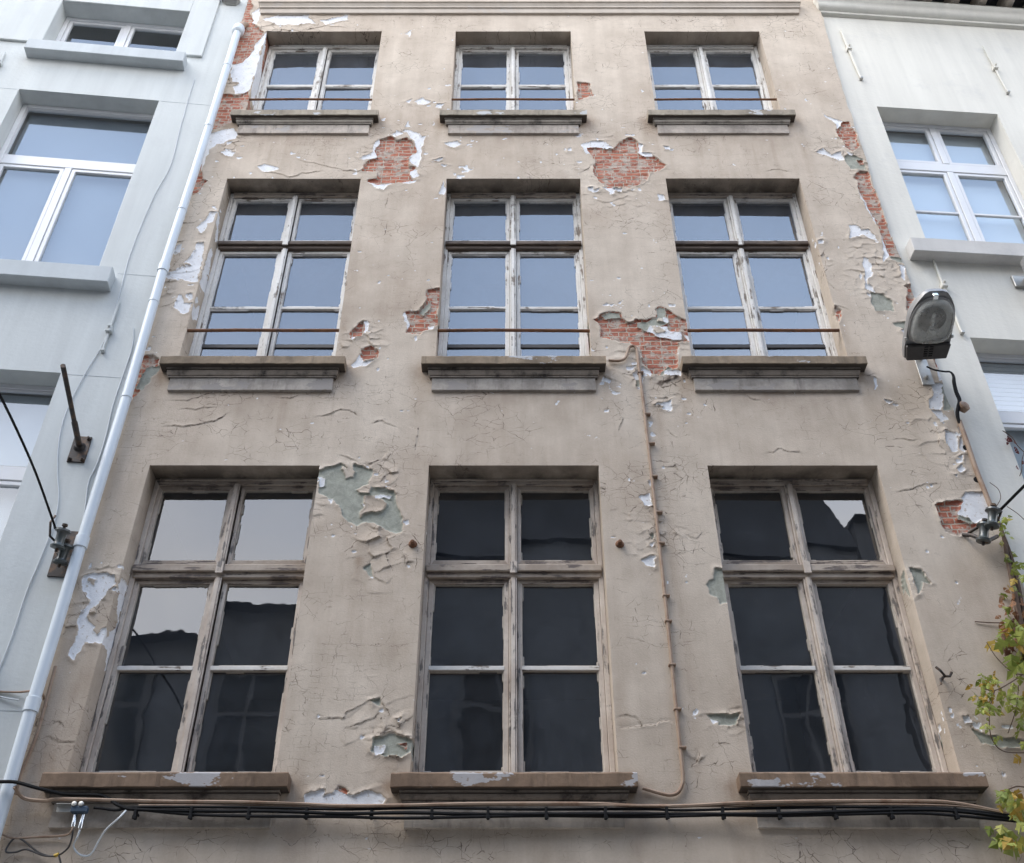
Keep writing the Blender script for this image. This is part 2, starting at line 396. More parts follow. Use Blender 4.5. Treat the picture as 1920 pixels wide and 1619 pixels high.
def mat_sill(name, stone, rub):
    t = NT(name)
    c = t.mix(t.rng(t.noise(2.6, 5, .65), .35, .68), stone, tuple(q * .5 for q in stone))
    c = t.mix(t.rng(t.noise(1.0, 5, .65, t.obj((11, 11, 2.0))), .52, .72), c, tuple(q * .42 for q in stone))
    c = t.mul(c, t.mix(t.noise(30, 4, .65), (.75,) * 3, (1.15,) * 3))
    old = t.rng(t.math('ADD', t.noise(1.7, 5, .68, t.obj((1, .3, 2.2))), t.math('MULTIPLY', t.noise(13, 3), .12)),  .64, .655)
    c = t.mix(old, c, rub)
    nb = t.bump(old, -.6, .006)
    return t.done(c, .85, t.bump(t.noise(40, 4, .7), .35, .006, nb), spec=.25)

M = {}
M['wall'] = mat_wall()
M['white_l'] = mat_stucco('blue_white_stucco', (.61, .63, .615), (.56, .58, .57), .25)
M['white_r'] = mat_stucco('cream_white_stucco', (.75, .725, .655), (.69, .665, .60), .3)
M['sill_l'] = mat_stucco('pale_sill_paint', (.56, .59, .60), (.47, .50, .51))
M['sill_r'] = mat_stucco('cream_sill_paint', (.62, .60, .57), (.50, .48, .46), .4)
M['pvc'] = mat_plain('white_window_plastic', (.74, .74, .75), .38, var=.08, sc=5)
M['timber_hi_z'] = mat_timber('flaking_white_timber_upright', (.79, .77, .735), (.67, .64, .595), (.25, .21, .175), .63, 'z')
M['timber_hi_x'] = mat_timber('flaking_white_timber_rail', (.78, .755, .715), (.64, .605, .56), (.21, .17, .14), .615, 'x')
M['timber_lo_z'] = mat_timber('flaking_beige_timber_upright', (.66, .585, .51), (.50, .42, .355), (.20, .18, .165), .615, 'z')
M['timber_lo_x'] = mat_timber('flaking_beige_timber_rail', (.50, .425, .355), (.34, .275, .22), (.17, .14, .125), .60, 'x')
M['dark_timber'] = mat_timber('bare_dark_timber', (.20, .15, .115), (.14, .105, .085), (.10, .075, .06), .50, 'x')
M['putty_hi'] = mat_plain('cracked_white_putty', (.66, .65, .64), .8, var=.35, sc=30)
M['putty_lo'] = mat_plain('cracked_beige_putty', (.45, .40, .34), .8, var=.4, sc=30)
M['moulding_hi'] = mat_plain('sooty_tan_moulding', (.42, .37, .31), .85, var=.5, sc=14, bump=.2, dirt=(.07, .06, .05))
M['moulding_lo'] = mat_plain('sooty_brown_moulding', (.36, .30, .245), .85, var=.5, sc=14, bump=.2, dirt=(.05, .04, .033))
M['sill_hi'] = mat_sill('weathered_tan_sill', (.43, .37, .29), (.47, .47, .47))
M['sill_mid'] = mat_sill('weathered_brown_sill', (.33, .255, .18), (.44, .44, .45))
M['sill_lo'] = mat_sill('weathered_rust_sill', (.255, .175, .12), (.36, .345, .345))
M['glass_old'] = mat_glass('old_wavy_glass', (.90, .93, .95), 2.4, film=.055)
M['glass_dusty'] = mat_glass('dusty_wavy_glass', (.90, .93, .95), 2.6, film=.17)  # more of the bluish-grey film, for the upper two rows
M['glass_new'] = mat_glass('flat_modern_glass', (.93, .96, .98), 2.7, .01)
M['room'] = mat_plain('dim_room_plaster', (.22, .21, .20), .9, var=.2, sc=2)
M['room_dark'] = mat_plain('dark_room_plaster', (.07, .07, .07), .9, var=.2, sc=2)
M['curtain'] = mat_plain('white_net_curtain', (.7, .7, .7), .9, var=.12, sc=8)
M['blind'] = mat_plain('pale_grey_blind', (.56, .59, .60), .8, var=.08, sc=3)
M['blind_dim'] = mat_plain('dim_blue_grey_blind', (.20, .225, .255), .8, var=.12, sc=2)  # tone of the pale sky reflection, put on a panel
M['shutter'] = mat_plain('white_roller_shutter', (.72, .73, .74), .5, var=.06, sc=4)
M['rust'] = mat_plain('rusted_iron', (.23, .105, .05), .8, .2, .55, 26, .3, dirt=(.09, .05, .035))
M['iron'] = mat_plain('dark_iron', (.055, .048, .045), .55, .5, .4, 30, .2, dirt=(.14, .085, .05))
M['black'] = mat_plain('black_cable_rubber', (.012, .012, .013), .75, var=.4, sc=20, spec=.15)
M['conduit'] = mat_plain('painted_brown_conduit', (.34, .24, .17), .65, var=.3, sc=16, dirt=(.19, .105, .06))
M['beige_cable'] = mat_plain('pale_painted_cable', (.60, .63, .65), .7, var=.15, sc=9)
M['grey_plastic'] = mat_plain('pale_grey_drainpipe_plastic', (.60, .655, .70), .38, var=.10, sc=3)
M['lamp_grey'] = mat_plain('weathered_lamp_aluminium', (.30, .295, .29), .5, .3, .22, 9, .1)
M['lamp_dark'] = mat_plain('dark_lamp_plastic', (.045, .04, .038), .6, var=.4, sc=25, bump=.3)
M['galv'] = mat_plain('galvanised_steel', (.45, .44, .41), .45, .6, .25, 18, .1)
M['chrome'] = mat_plain('bright_steel', (.75, .77, .78), .22, .95, .1, 12)
M['insul'] = mat_plain('grey_glazed_ceramic', (.085, .10, .10), .28, var=.35, sc=14, dirt=(.06, .055, .05))
M['slate'] = mat_plain('dark_roof_slate', (.06, .063, .07), .7, var=.4, sc=9)
M['cornice'] = mat_stucco('cream_cornice_paint', (.55, .49, .42), (.47, .40, .33), .5)
M['blue_plastic'] = mat_plain('dark_blue_plastic', (.03, .06, .10), .45, sc=20)
M['yellow'] = mat_plain('yellow_tape', (.6, .38, .03), .5, sc=20)
M['reflector'] = mat_plain('lamp_reflector', (.55, .555, .54), .6, 0, .3, 6)
M['lampglass'] = mat_glass('dusty_lamp_glass', (.95, .96, .95), 1.4, .62)
M['bark'] = mat_plain('vine_bark', (.13, .085, .06), .9, var=.5, sc=30, bump=.4)
def mat_leaf(name, a, b, c_):
    t = NT(name); n = t.n.new('ShaderNodeNewGeometry')
    q = t.rng(n.outputs['Random Per Island'], 0, .7); w = t.rng(n.outputs['Random Per Island'], .72, .9)
    c = t.mix(w, t.mix(q, a, b), c_); c = t.mul(c, t.mix(t.noise(60, 3), (.75,) * 3, (1.15,) * 3))
    m = t.done(c, .55, spec=.35)
    tl = t.n.new('ShaderNodeBsdfTranslucent'); t.l.new(c, tl.inputs[0])
    mx = t.n.new('ShaderNodeMixShader'); mx.inputs[0].default_value = .35
    t.l.new(t.b.outputs[0], mx.inputs[1]); t.l.new(tl.outputs[0], mx.inputs[2]); t.l.new(mx.outputs[0], t.out.inputs[0]); return m
M['leaf'] = mat_leaf('autumn_green_leaf', (.19, .24, .045), (.36, .39, .09), (.45, .29, .05))
M['leaf_dry'] = mat_leaf('dry_brown_leaf', (.20, .085, .04), (.30, .15, .07), (.16, .07, .04))
M['leaf_red'] = mat_leaf('dark_red_leaf', (.12, .025, .03), (.16, .04, .04), (.20, .06, .05))
M['asphalt'] = mat_plain('street_asphalt', (.07, .07, .07), .9, var=.3, sc=30, bump=.4)
M['paving'] = mat_plain('pavement_stone', (.34, .33, .31), .85, var=.25, sc=4, bump=.2)
M['opp_a'] = mat_stucco('shaded_grey_stucco', (.16, .165, .175), (.13, .135, .145), .3)  # plain dark base colours for the houses opposite
M['opp_b'] = mat_stucco('shaded_slate_stucco', (.15, .158, .17), (.12, .128, .14), .3)
M['opp_glass'] = mat_plain('dark_window_glass', (.02, .025, .03), .08, sc=3)
M['opp_trim'] = mat_plain('pale_window_trim', (.10, .10, .10), .6, sc=6)

# ------------------------------------------------------------------ THE SETTING: street
def slab(name, x0, x1, y0, y1, z0, z1, m, kind='structure'):
    o = MB().box(x0, x1, y0, y1, z0, z1).build(name, m); o['kind'] = kind; return o
slab('ground', -300, 300, -300, 300, -.3, -.02, M['asphalt'])
slab('road', -60, 60, -6.9, -2.1, -.02, .0, M['asphalt'])
slab('pavement', -60, 60, -2.1, .0, -.02, .12, M['paving'])
slab('far_pavement', -60, 60, -9.6, -6.9, -.02, .12, M['paving'])

# ------------------------------------------------------------------ THE WEATHERED HOUSE
house = empty('weathered_house', 'tall beige house with peeling plaster, bare brick patches and nine flaking timber windows', 'house')
XC = (-2.235, .014, 2.260); HW = .685
ROWS = [dict(zt=6.819, sill=4.248, zb=4.238), dict(zt=10.515, sill=7.933, zb=7.923), dict(zt=13.319, sill=11.586, zb=11.576)]
DEP = .20

def facade():
    # --- grid lines, with the window edges exactly on them
    def lines(stops, step):
        o = []
        for p, q in zip(stops[:-1], stops[1:]):
            n = max(1, int(round((q - p) / step))); o += list(np.linspace(p, q, n, endpoint=False))
        return np.array(o + [stops[-1]])
    xs = lines([-3.262] + [x + s * HW for x in XC for s in (-1, 1)] + [3.73], .0085)
    zs = lines([0, .5, 3.45], .30); z2 = lines([3.45] + [v for r in ROWS for v in (r['zb'], r['zt'])] + [14.5], .0085)
    zs = np.concatenate([zs[:-1], z2, lines([14.5, 15.4], .3)[1:]])
    nx, nz = len(xs), len(zs)
    X, Z = np.meshgrid(xs, zs)
    wx = X + (fbm(X * 7, Z * 7, 3, 3) - .5) * .075 + (fbm(X * 30, Z * 30, 5, 2) - .5) * .018
    wz = Z + (fbm(X * 7, Z * 7, 13, 3) - .5) * .075 + (fbm(X * 30, Z * 30, 15, 2) - .5) * .018
    sd = {k: np.full(X.shape, -.2, np.float32) for k in 'BWG'}
    near = np.full(X.shape, 1.0, np.float32)
    PATCH = [
    # top left strip by the drainpipe
    ('W', '499,59 478,143 470,169 452,177 439,177 438,160 433,151 425,122 454,119 476,96 478,82 492,67'),
    ('B', '452,-20 478,-20 470,19 475,40 492,59 492,67 478,80 476,96 454,119 425,123 441,80 445,37'),
    ('P', '433,154 450,156 446,160 438,165 430,168'), ('P', '418,140 433,128 437,138 432,150 420,158'),
    ('B', '405,175 449,180 465,170 470,189 462,204 436,206 436,228 390,247 395,210'),
    ('W', '388,251 434,239 447,250 441,260 420,272 400,273 392,280 386,296 380,312 377,332 370,330 380,270'),
    ('B', '378,290 376,312 381,335 393,341 375,358 350,372 360,330'),
    ('W', '414,284 430,280 446,286 436,295 424,293'), ('W', '484,311 500,306 521,316 510,321 492,318'),
    ('W', '490,36 530,25 580,30 592,44 520,48'), ('W', '600,37 650,30 652,38 610,46'), ('W', '476,22 486,12 490,24 482,44 474,42'),
    # left strip, second storey
    ('W', '393,400 405,399 401,416 389,418 384,436 377,439 370,426 387,411'), ('W', '330,463 343,457 339,475 326,476'),
    ('W', '367,458 382,456 381,472 376,491 372,513 370,527 356,525 318,525 308,515 336,503 346,491 359,478'),
    ('P', '336,494 350,492 356,498 342,501'),
    ('W', '325,571 334,553 343,555 343,568 360,566 352,586 341,590 330,581'), ('W', '350,553 359,552 359,560 352,562'),
    ('B', '255,667 292,665 303,675 285,705 265,735 245,757 232,745 245,700'), ('G', '275,690 300,688 290,705 268,735 255,728'),
    # between the second and third storey
    ('W', '756,244 781,247 786,255 798,254 794,271 788,277 789,296 783,314 768,304 771,290 779,282 774,264 762,253'),
    ('W', '761,239 771,239 766,228'), ('W', '736,251 748,246 751,252 742,256'),
    ('W', '672,295 683,290 706,285 703,294 679,298'), ('W', '688,341 706,345 738,343 724,352 717,357 705,351'),
    ('W', '768,322 775,315 783,317 787,328 778,333 771,328'), ('W', '748,344 765,339 783,337 778,342 765,345'),
    ('W', '700,266 711,262 710,280 703,288'),
    ('B', '710,262 727,257 734,254 744,258 745,262 764,259 772,267 778,277 777,287 769,294 767,301 769,310 780,314 770,320 769,327 775,337 757,342 738,344 722,346 706,346 690,342 694,336 707,334 707,321 680,320 688,299 704,294 707,280'),
    
    ('W', '1089,271 1110,267 1133,265 1150,279 1124,276 1101,278 1110,289 1096,288'),
    ('W', '1194,269 1204,270 1202,284 1221,287 1223,293 1200,292 1195,286'),
    ('W', '1130,351 1163,354 1163,361 1149,359 1145,366 1138,361'), ('W', '1100,352 1113,351 1116,358 1129,352 1123,360 1113,361 1101,358'),
    ('W', '1235,363 1245,365 1249,377 1235,374'), ('W', '1244,273 1256,274 1256,280 1246,280'), ('W', '1062,280 1069,278 1068,286 1062,286'),
    ('B', '1100,278 1124,276 1149,280 1169,263 1180,257 1189,263 1195,271 1195,285 1203,292 1226,293 1236,301 1251,310 1239,320 1218,324 1216,335 1200,347 1180,351 1135,352 1122,338 1115,322 1117,304 1109,290'),
    ('B', '1080,151 1106,155 1110,180 1092,186 1080,186'),
    ('W', '776,190 792,182 806,192 796,198 784,196'), ('W', '816,195 834,193 828,202 818,200'), ('W', '760,192 770,186 768,196'), ('W', '763,60 770,58 769,70'),
    ('W', '832,268 860,266 868,272 850,278'), ('W', '812,298 830,294 826,302'), ('W', '828,309 842,311 836,316'),
    # second storey, right of the left window and of the middle window
    ('B', '653,632 656,618 677,602 686,614 682,631 662,633'), ('W', '678,605 687,603 691,624 684,625'), ('W', '655,630 668,632 657,636'),
    ('B', '677,656 695,647 709,658 706,668 676,672'), ('W', '661,682 676,663 681,674 702,673 685,687 668,689'),
    ('B', '761,582 787,583 800,546 823,543 823,607 787,628 761,624'), ('G', '790,585 803,560 806,583 796,592'), ('W', '757,586 763,582 763,618 758,612'), ('W', '800,613 814,612 812,618 802,618'),
    ('W', '833,338 821,362 834,364'), ('W', '757,975 766,970 770,980 762,984'),
    ('B', '1112,599 1122,595 1125,588 1140,582 1162,591 1163,601 1177,607 1189,605 1193,598 1207,601 1227,599 1228,583 1235,575 1247,579 1267,592 1290,601 1290,639 1267,644 1269,651 1264,663 1267,678 1272,691 1250,696 1237,704 1219,701 1215,689 1201,680 1199,655 1182,640 1144,636 1122,632 1124,620 1117,606'),
    ('G', '1193,607 1214,604 1229,599 1230,583 1236,577 1246,580 1249,608 1209,622 1196,617'), ('G', '1127,590 1140,584 1158,591 1160,600 1130,600'), ('G', '1236,703 1250,688 1262,692 1256,697 1240,706'),
    ('W', '1209,622 1216,613 1250,613 1256,621 1275,622 1275,636 1261,638 1230,628 1223,624'), ('W', '1241,595 1250,594 1251,607 1243,604'), ('P', '1219,614 1231,613 1250,622 1233,625'), ('P', '1232,599 1240,598 1243,605 1231,606'),
    ('W', '1280,626 1290,628 1288,641'), ('W', '1247,694 1277,696 1278,709 1246,702'),
    ('W', '1188,697 1200,693 1204,687 1215,693 1224,707 1210,705 1203,720 1188,712'), ('P', '1208,699 1223,707 1215,714 1205,708'), ('W', '1178,688 1194,685 1191,691 1180,691'), ('G', '1190,712 1203,713 1200,726 1192,724'),
    ('W', '1131,706 1144,716 1142,724 1124,715'), ('W', '1224,757 1253,752 1261,749 1257,769 1241,767 1246,760'),
    # the party wall on the right
    ('W', '1543,213 1554,218 1577,225 1569,243 1562,228'), ('B', '1568,244 1578,226 1595,227 1618,275 1606,285 1589,277'),
    ('W', '1531,286 1547,276 1559,291 1574,283 1585,300 1562,297'), ('W', '1588,284 1607,289 1600,292'),
    ('G', '1582,294 1594,288 1627,297 1635,320 1599,315'), ('B', '1612,298 1627,299 1630,310 1618,308'),
    ('W', '1610,345 1622,378 1648,404 1650,424 1640,404 1618,380'), ('W', '1589,424 1604,422 1611,435 1628,432 1647,454 1619,443 1594,451'), ('W', '1654,440 1668,478 1660,491 1656,478'),
    ('B', '1601,334 1616,320 1637,323 1662,390 1697,484 1668,479 1653,437 1648,410 1621,378 1609,340'),
    ('G', '1668,480 1696,486 1700,497 1684,493'), ('W', '1535,452 1546,451 1546,458 1536,459'), ('W', '1547,480 1552,480 1553,486 1546,484'),
    ('W', '1621,484 1633,487 1636,514 1628,534 1646,549 1621,545 1626,530 1618,509'), ('W', '1608,513 1616,518 1617,527 1610,520'), ('G', '1633,549 1656,550 1671,563 1676,584 1646,586 1633,558'), ('W', '1622,551 1632,554 1630,561'),
    ('W', '1686,499 1700,501 1704,531 1695,519'), ('B', '1698,535 1718,531 1722,556 1705,592 1703,553'), ('G', '1676,608 1704,602 1704,618 1690,616'), ('W', '1689,622 1698,616 1702,630'),
    ('B', '1558,590 1565,572 1573,582 1574,604 1563,622'),
    ('B', '1751,672 1768,672 1777,691 1761,692'), ('W', '1763,696 1776,696 1780,711 1768,712'), ('W', '1749,721 1768,713 1778,720 1773,741 1776,754 1770,767 1746,766 1742,746 1753,735'), ('G', '1770,727 1778,720 1789,739 1796,767 1776,768 1778,750'), ('W', '1751,769 1772,770 1784,789 1763,796'),
    ('W', '1636,706 1642,712 1646,735 1640,728'), ('W', '1657,748 1676,752 1664,757'),
    ('W', '1773,809 1789,813 1799,827 1799,845 1781,846 1773,829'), ('W', '1802,800 1820,812 1812,822 1800,816'), ('W', '1803,822 1815,840 1812,852 1803,842'), ('W', '1793,855 1808,855 1806,864'), ('W', '1797,877 1806,871 1813,879 1804,885'), ('W', '1793,890 1800,890 1799,896'),
    ('W', '1799,934 1806,922 1836,922 1858,936 1862,955 1848,970 1818,980 1814,970 1799,968'), ('B', '1755,948 1761,944 1799,940 1799,968 1812,972 1822,979 1830,990 1803,1003 1775,1001 1765,979'), ('G', '1800,966 1815,972 1818,980 1800,978'),
    # first storey
    ('G', '615,873 637,867 660,881 667,871 680,872 697,881 688,903 700,911 723,918 743,925 745,945 757,967 753,997 738,1003 722,993 702,980 670,988 662,977 647,970 638,950 625,937 598,923 598,883'),
    ('P', '670,917 692,906 699,912 697,923 675,922'), ('P', '683,933 702,931 725,945 717,960 693,963 680,974 678,965 688,956'), ('P', '640,872 663,882 660,891 650,895'),
    ('W', '703,930 735,927 733,933 707,936'), ('W', '597,894 611,896 611,908 600,911'), ('W', '613,934 625,934 622,943'), ('W', '680,948 687,950 686,957'), ('G', '688,1063 697,1055 703,1081 680,1069'), ('W', '694,1076 702,1078 700,1083'),
    ('W', '150,1085 180,1073 217,1080 224,1098 205,1110 195,1125 172,1140 165,1160 180,1180 202,1174 197,1205 160,1207 140,1238 126,1230 140,1200 150,1160 168,1120 150,1105'), ('P', '165,1085 185,1088 176,1100 162,1096'), ('P', '170,1180 190,1166 196,1172 180,1188'),
    ('G', '690,1314 714,1308 716,1326 700,1324'), ('W', '712,1337 722,1330 724,1341'), ('W', '746,1352 756,1348 752,1357'),
    ('G', '695,1384 735,1374 776,1386 776,1405 750,1419 725,1418 697,1408'), ('W', '699,1397 722,1396 724,1411 705,1416'), ('B', '742,1394 758,1388 760,1405'),
    ('G', '1324,1337 1387,1333 1383,1358 1345,1357'), ('W', '1327,1343 1341,1350 1336,1357'), ('G', '1328,1092 1342,1065 1364,1066 1364,1126 1350,1131 1335,1110'),
    ('G', '1703,1060 1722,1065 1746,1092 1728,1094 1722,1120 1710,1095'),
    ('W', '572,1488 590,1480 603,1478 612,1486 632,1482 655,1486 690,1483 712,1490 722,1504 716,1512 568,1508'), ('P', '606,1476 630,1480 628,1488 610,1488'), ('B', '632,1472 658,1480 650,1487 634,1484'),
    ('W', '1195,930 1222,925 1224,950 1205,945'), ('W', '1205,1048 1228,1040 1232,1066 1212,1062'), ('G', '1215,1000 1226,996 1224,1010'), ('W', '1216,905 1222,902 1224,918'),
    ('W', '1800,1345 1815,1340 1822,1352 1806,1360'), ('G', '1815,1360 1850,1378 1900,1384 1930,1395 1930,1405 1840,1395'),
    ]
    def sub(P, m):
        px = [p[0] for p in P]; pz = [p[1] for p in P]
        i0, i1 = np.searchsorted(xs, min(px) - m), np.searchsorted(xs, max(px) + m)
        j0, j1 = np.searchsorted(zs, min(pz) - m), np.searchsorted(zs, max(pz) + m)
        return np.s_[max(j0, 0):j1, max(i0, 0):i1]
    def pts(s): return [at(*map(float, q.split(','))) for q in s.split()]
    for kind, s in PATCH:
        P = pts(s); S = sub(P, .5)
        raw = poly_sd(wx[S], wz[S], P)
        q = np.clip(raw, -.2, .2)
        for k in 'BWG':
            sd[k][S] = np.maximum(sd[k][S], q) if k == kind else np.minimum(sd[k][S], -q)
        near[S] = np.minimum(near[S], np.maximum(-raw, 0) / .5)
    # small chips, thick around the big losses
    n1 = fbm(X * 13 + 5, Z * 15, 41, 3); n2 = fbm(X * .9, Z * .9, 47, 3)
    up = np.clip((Z - 6.6) / 1.0, 0, 1)
    thr = .885 - .10 * (1 - near) ** 2 - .045 * up * np.clip((n2 - .42) / .16, 0, 1)
    chip = np.clip((n1 - thr) * .12, -.2, .03)
    hole0 = np.maximum(np.maximum(sd['B'], sd['G']), sd['W'])
    free = np.maximum(np.maximum(sd['B'], sd['G']), sd['W']) < -.004
    sd['W'] = np.where(free, np.maximum(sd['W'], chip), sd['W']).astype(np.float32)
    # --- relief
    H = (fbm(X * .8, Z * .8, 60, 2) - .5) * .010 + (fbm(X * 4, Z * 4, 62, 2) - .5) * .0022
    hole = np.maximum(np.maximum(sd['B'], sd['G']), sd['W'])
    rnd = np.clip((fbm(X * 9, Z * 9, 71, 2) - .33) / .3, 0, 1)
    H = H + np.where(hole0 < 0, .010 * rnd * np.clip(1 + hole0 / .05, 0, 1) ** 2, 0)
    st = lambda v, w: np.clip(v / w, 0, 1)
    H = H - .006 * st(sd['W'], .004) - .010 * st(sd['G'], .006)
    H = H - st(sd['B'], .009) * (.017 + (fbm(X * 11, Z * 24, 81, 3) - .5) * .014)
    crk = np.full(X.shape, .2, np.float32)
    # lifted, torn edges: the plaster stands off on the given side of each line
    TEAR = [(1, '600,1345 622,1346 645,1346 655,1332 690,1316 712,1310 722,1324 735,1345'), (1, '655,1360 690,1352 715,1340'), (1, '715,1375 735,1372 760,1380 778,1376'),
            (1, '1160,1342 1175,1339 1193,1344 1206,1368 1190,1370 1166,1366'), (-1, '1206,1368 1240,1356 1268,1352'),
            (-1, '515,1548 508,1562 535,1576 548,1592 575,1576 596,1545'), (1, '370,1566 400,1553 430,1556'), (1, '90,1389 130,1391 145,1393'), (1, '98,1358 112,1350 118,1362'),
            (1, '1322,1337 1345,1336 1360,1340 1388,1332'), (1, '320,750 352,752 395,736 400,744'), (1, '344,766 372,770 400,764'), (1, '520,742 545,744 560,740'), (1, '315,800 350,798 400,794 420,776'),
            (-1, '775,800 785,802 778,825 776,842'), (1, '1440,322 1460,319 1480,321'), (1, '640,320 672,321 690,316'), (1, '1096,322 1104,320 1112,310'), (1, '1172,700 1188,704 1200,694'), (1, '1130,702 1142,712 1152,716'),
            (1, '306,514 330,512 360,508'), (1, '326,422 345,420 380,412'), (1, '313,470 330,455 347,452'), (1, '300,575 320,570 340,560'), (1, '1612,702 1630,705 1640,700'), (-1, '1566,540 1552,530 1548,510 1540,470'), (1, '1556,580 1572,574 1590,580'),
            (1, '1510,490 1530,482 1545,470'), (1, '700,795 720,790 745,800'), (1, '600,780 640,770 668,776'), (-1, '1158,770 1166,785 1158,805'), (1, '1256,808 1264,815'), (1, '1258,876 1270,872 1275,884'),
            (1, '1440,850 1460,845 1500,852'), (1, '1680,822 1700,820 1724,824'), (1, '1686,918 1720,914 1760,908'), (1, '1395,742 1410,748 1426,752'), (1, '1294,1008 1310,1014 1320,1006'), (1, '1706,1068 1720,1066 1742,1086'),
            (1, '640,855 680,868 700,866 714,862'), (1, '690,912 715,920 735,922 745,925'), (1, '1318,1406 1312,1428 1300,1440'), (1, '1305,1426 1316,1430 1325,1418'),
            (1, '1420,980 1440,978 1462,984'), (1, '450,700 480,690'), (1, '560,300 590,306 640,318'), (1, '500,322 540,330 600,322'), (1, '580,56 610,48 650,52')]
    for side, s in TEAR:
        P = pts(s); S = sub(P, .3); d, sg = line_sd(wx[S], wz[S], P)
        d0 = d
        ends = np.clip(np.minimum(np.hypot(X[S] - P[0][0], Z[S] - P[0][1]), np.hypot(X[S] - P[-1][0], Z[S] - P[-1][1])) / .05, .15, 1)
        A = random.uniform(.003, .0065)
        H[S] += np.where(sg * side > 0, A * ends * np.exp(-d0 / .020) * (.35 + 1.3 * vnoise(X[S] * 9, Z[S] * 9, 33)), -.003 * np.exp(-d0 / .02))
        crk[S] = np.minimum(crk[S], d0)
    # curled flakes: a jittered cell pattern, each cell tilted its own way
    for (cx, cy, rr, cell, amp, seed) in [(697, 1030, 70, .15, 1.0, 3), (625, 950, 45, .12, .5, 5), (720, 895, 45, .13, .6, 6), (180, 1130, 70, .12, .8, 8), (700, 1340, 60, .13, .45, 9), (340, 520, 60, .10, .7, 10), (1160, 325, 110, .09, .35, 12),
                                    (1230, 690, 70, .11, .8, 11), (1775, 830, 70, .14, .55, 13), (1640, 500, 80, .10, .5, 14), (440, 150, 60, .10, .6, 16), (740, 1400, 55, .11, .7, 17), (540, 45, 70, .12, .6, 18), (680, 645, 40, .09, .6, 19), (735, 300, 75, .1, .35, 21), (1370, 1345, 50, .11, .5, 22), (1225, 1000, 60, .09, .5, 23), (420, 265, 50, .1, .6, 24), (1600, 300, 70, .1, .5, 25)]:
        c0 = at(cx, cy); c1 = at(cx + rr, cy); ra = abs(c1[0] - c0[0])
        S = sub([c0], ra * 1.35)
        x, z = wx[S], wz[S]; gx = x / cell; gz = z / cell * 1.25; ix = np.floor(gx); iz = np.floor(gz)
        F1 = np.full(x.shape, 9.); F2 = F1.copy(); bx = np.zeros(x.shape); bz = bx.copy(); ti = bx.copy(); tj = bx.copy(); ho = bx.copy()
        for dx in (-1, 0, 1):
            for dz in (-1, 0, 1):
                i, j = ix + dx, iz + dz
                px = i + .1 + .8 * _h(i, j, seed); pz = j + .1 + .8 * _h(i, j, seed + 50); d = np.hypot(gx - px, gz - pz)
                m = d < F1; F2 = np.where(m, F1, np.minimum(F2, d)); F1 = np.where(m, d, F1)
                bx = np.where(m, gx - px, bx); bz = np.where(m, gz - pz, bz)
                ti = np.where(m, _h(i, j, seed + 60) - .5, ti); tj = np.where(m, _h(i, j, seed + 70) - .72, tj); ho = np.where(m, _h(i, j, seed + 80), ho)
        rad = np.hypot(X[S] - c0[0], (Z[S] - c0[1]) * .85) / ra
        mk = np.clip(1.25 - rad + (fbm(x * 6, z * 6, seed, 2) - .5) * .9, 0, 1) * amp * (hole[S] < 0)
        mk = mk * (ho > .25)
        curl = (bx * ti + bz * tj) * .034 + F1 ** 2 * .010
        H[S] += mk * curl
        crk[S] = np.minimum(crk[S], np.where(mk > .22, (F2 - F1) * cell * .5 + (1 - np.clip(mk * 2, 0, 1)) * .006, .2))
    crk = np.where(hole > -.002, .2, crk)
    # wall marks: rust at the sill ends and beneath, darkening under sills, browner low down
    stain = np.zeros(X.shape); darkening = np.zeros(X.shape)
    for r in ROWS:
        for xc in XC:
            for s in (-1, 1):
                ex = xc + s * .80; dz = r['sill'] - .05 - Z; dx = np.abs(X - ex)
                stain = np.maximum(stain, .95 * np.exp(-(dx / .10) ** 2) * np.where(dz > 0, np.exp(-dz / .35), np.exp(dz / .09)))
            u = np.clip(1 - np.abs(X - xc) / .70, 0, 1) ** .35; dz = r['sill'] - .28 - Z
            stain = np.maximum(stain, (.22 if r is ROWS[0] else .70) * u * np.where(dz > 0, np.exp(-dz / .30), 0))
            darkening = np.maximum(darkening, (0 if r is ROWS[0] else .18) * u * np.where(dz > 0, np.exp(-dz / .12), 0))  # darker just below the upper sills
    run = np.clip((fbm(X * 15, Z * .5, 101, 3) - .5) / .22, 0, 1); lowf = np.clip((fbm(X * 1.1, Z * .9, 103, 4) - .5) / .2, 0, 1)
    for r in ROWS:
        for xc in XC:
            dz = r['sill'] - .10 - Z
            stain = np.maximum(stain, (.34 if r is ROWS[0] else .62) * run * (np.abs(X - xc) < .84) * np.where(dz > 0, np.exp(-dz / .8), 0))
            dz = r['zb'] + .45 - Z
            stain = np.maximum(stain, .5 * np.exp(-((np.abs(X - xc) - HW - .03) / .06) ** 2) * np.exp(-np.abs(dz) / .35))
    stain = np.maximum(stain, .30 * lowf)
    stain = np.maximum(stain, .18 * np.clip((5.0 - Z) / 1.6, 0, 1) * fbm(X * 1.3, Z * .5, 91, 3))  # brown tone growing towards the bottom, broken by noise
    stain = np.maximum(stain, .8 * np.exp(-((X + 1.15) / .05) ** 2) * (Z < 5.95) * np.exp(-(5.95 - Z) / .25))
    stain = np.maximum(stain, .55 * np.exp(-((X - 1.22) / .06) ** 2) * (Z < 8.0) * (Z > 4.0) * fbm(X * 8, Z * 1.5, 93, 3))
    stain = np.maximum(stain, .6 * np.exp(-((X + 3.05) / .22) ** 2) * np.clip((6.4 - Z) / 2.0, 0, 1))
    # ragged right-hand edge along the party wall, and the cut edges of the openings
    wgt = np.clip((X - 3.45) / .28, 0, 1)
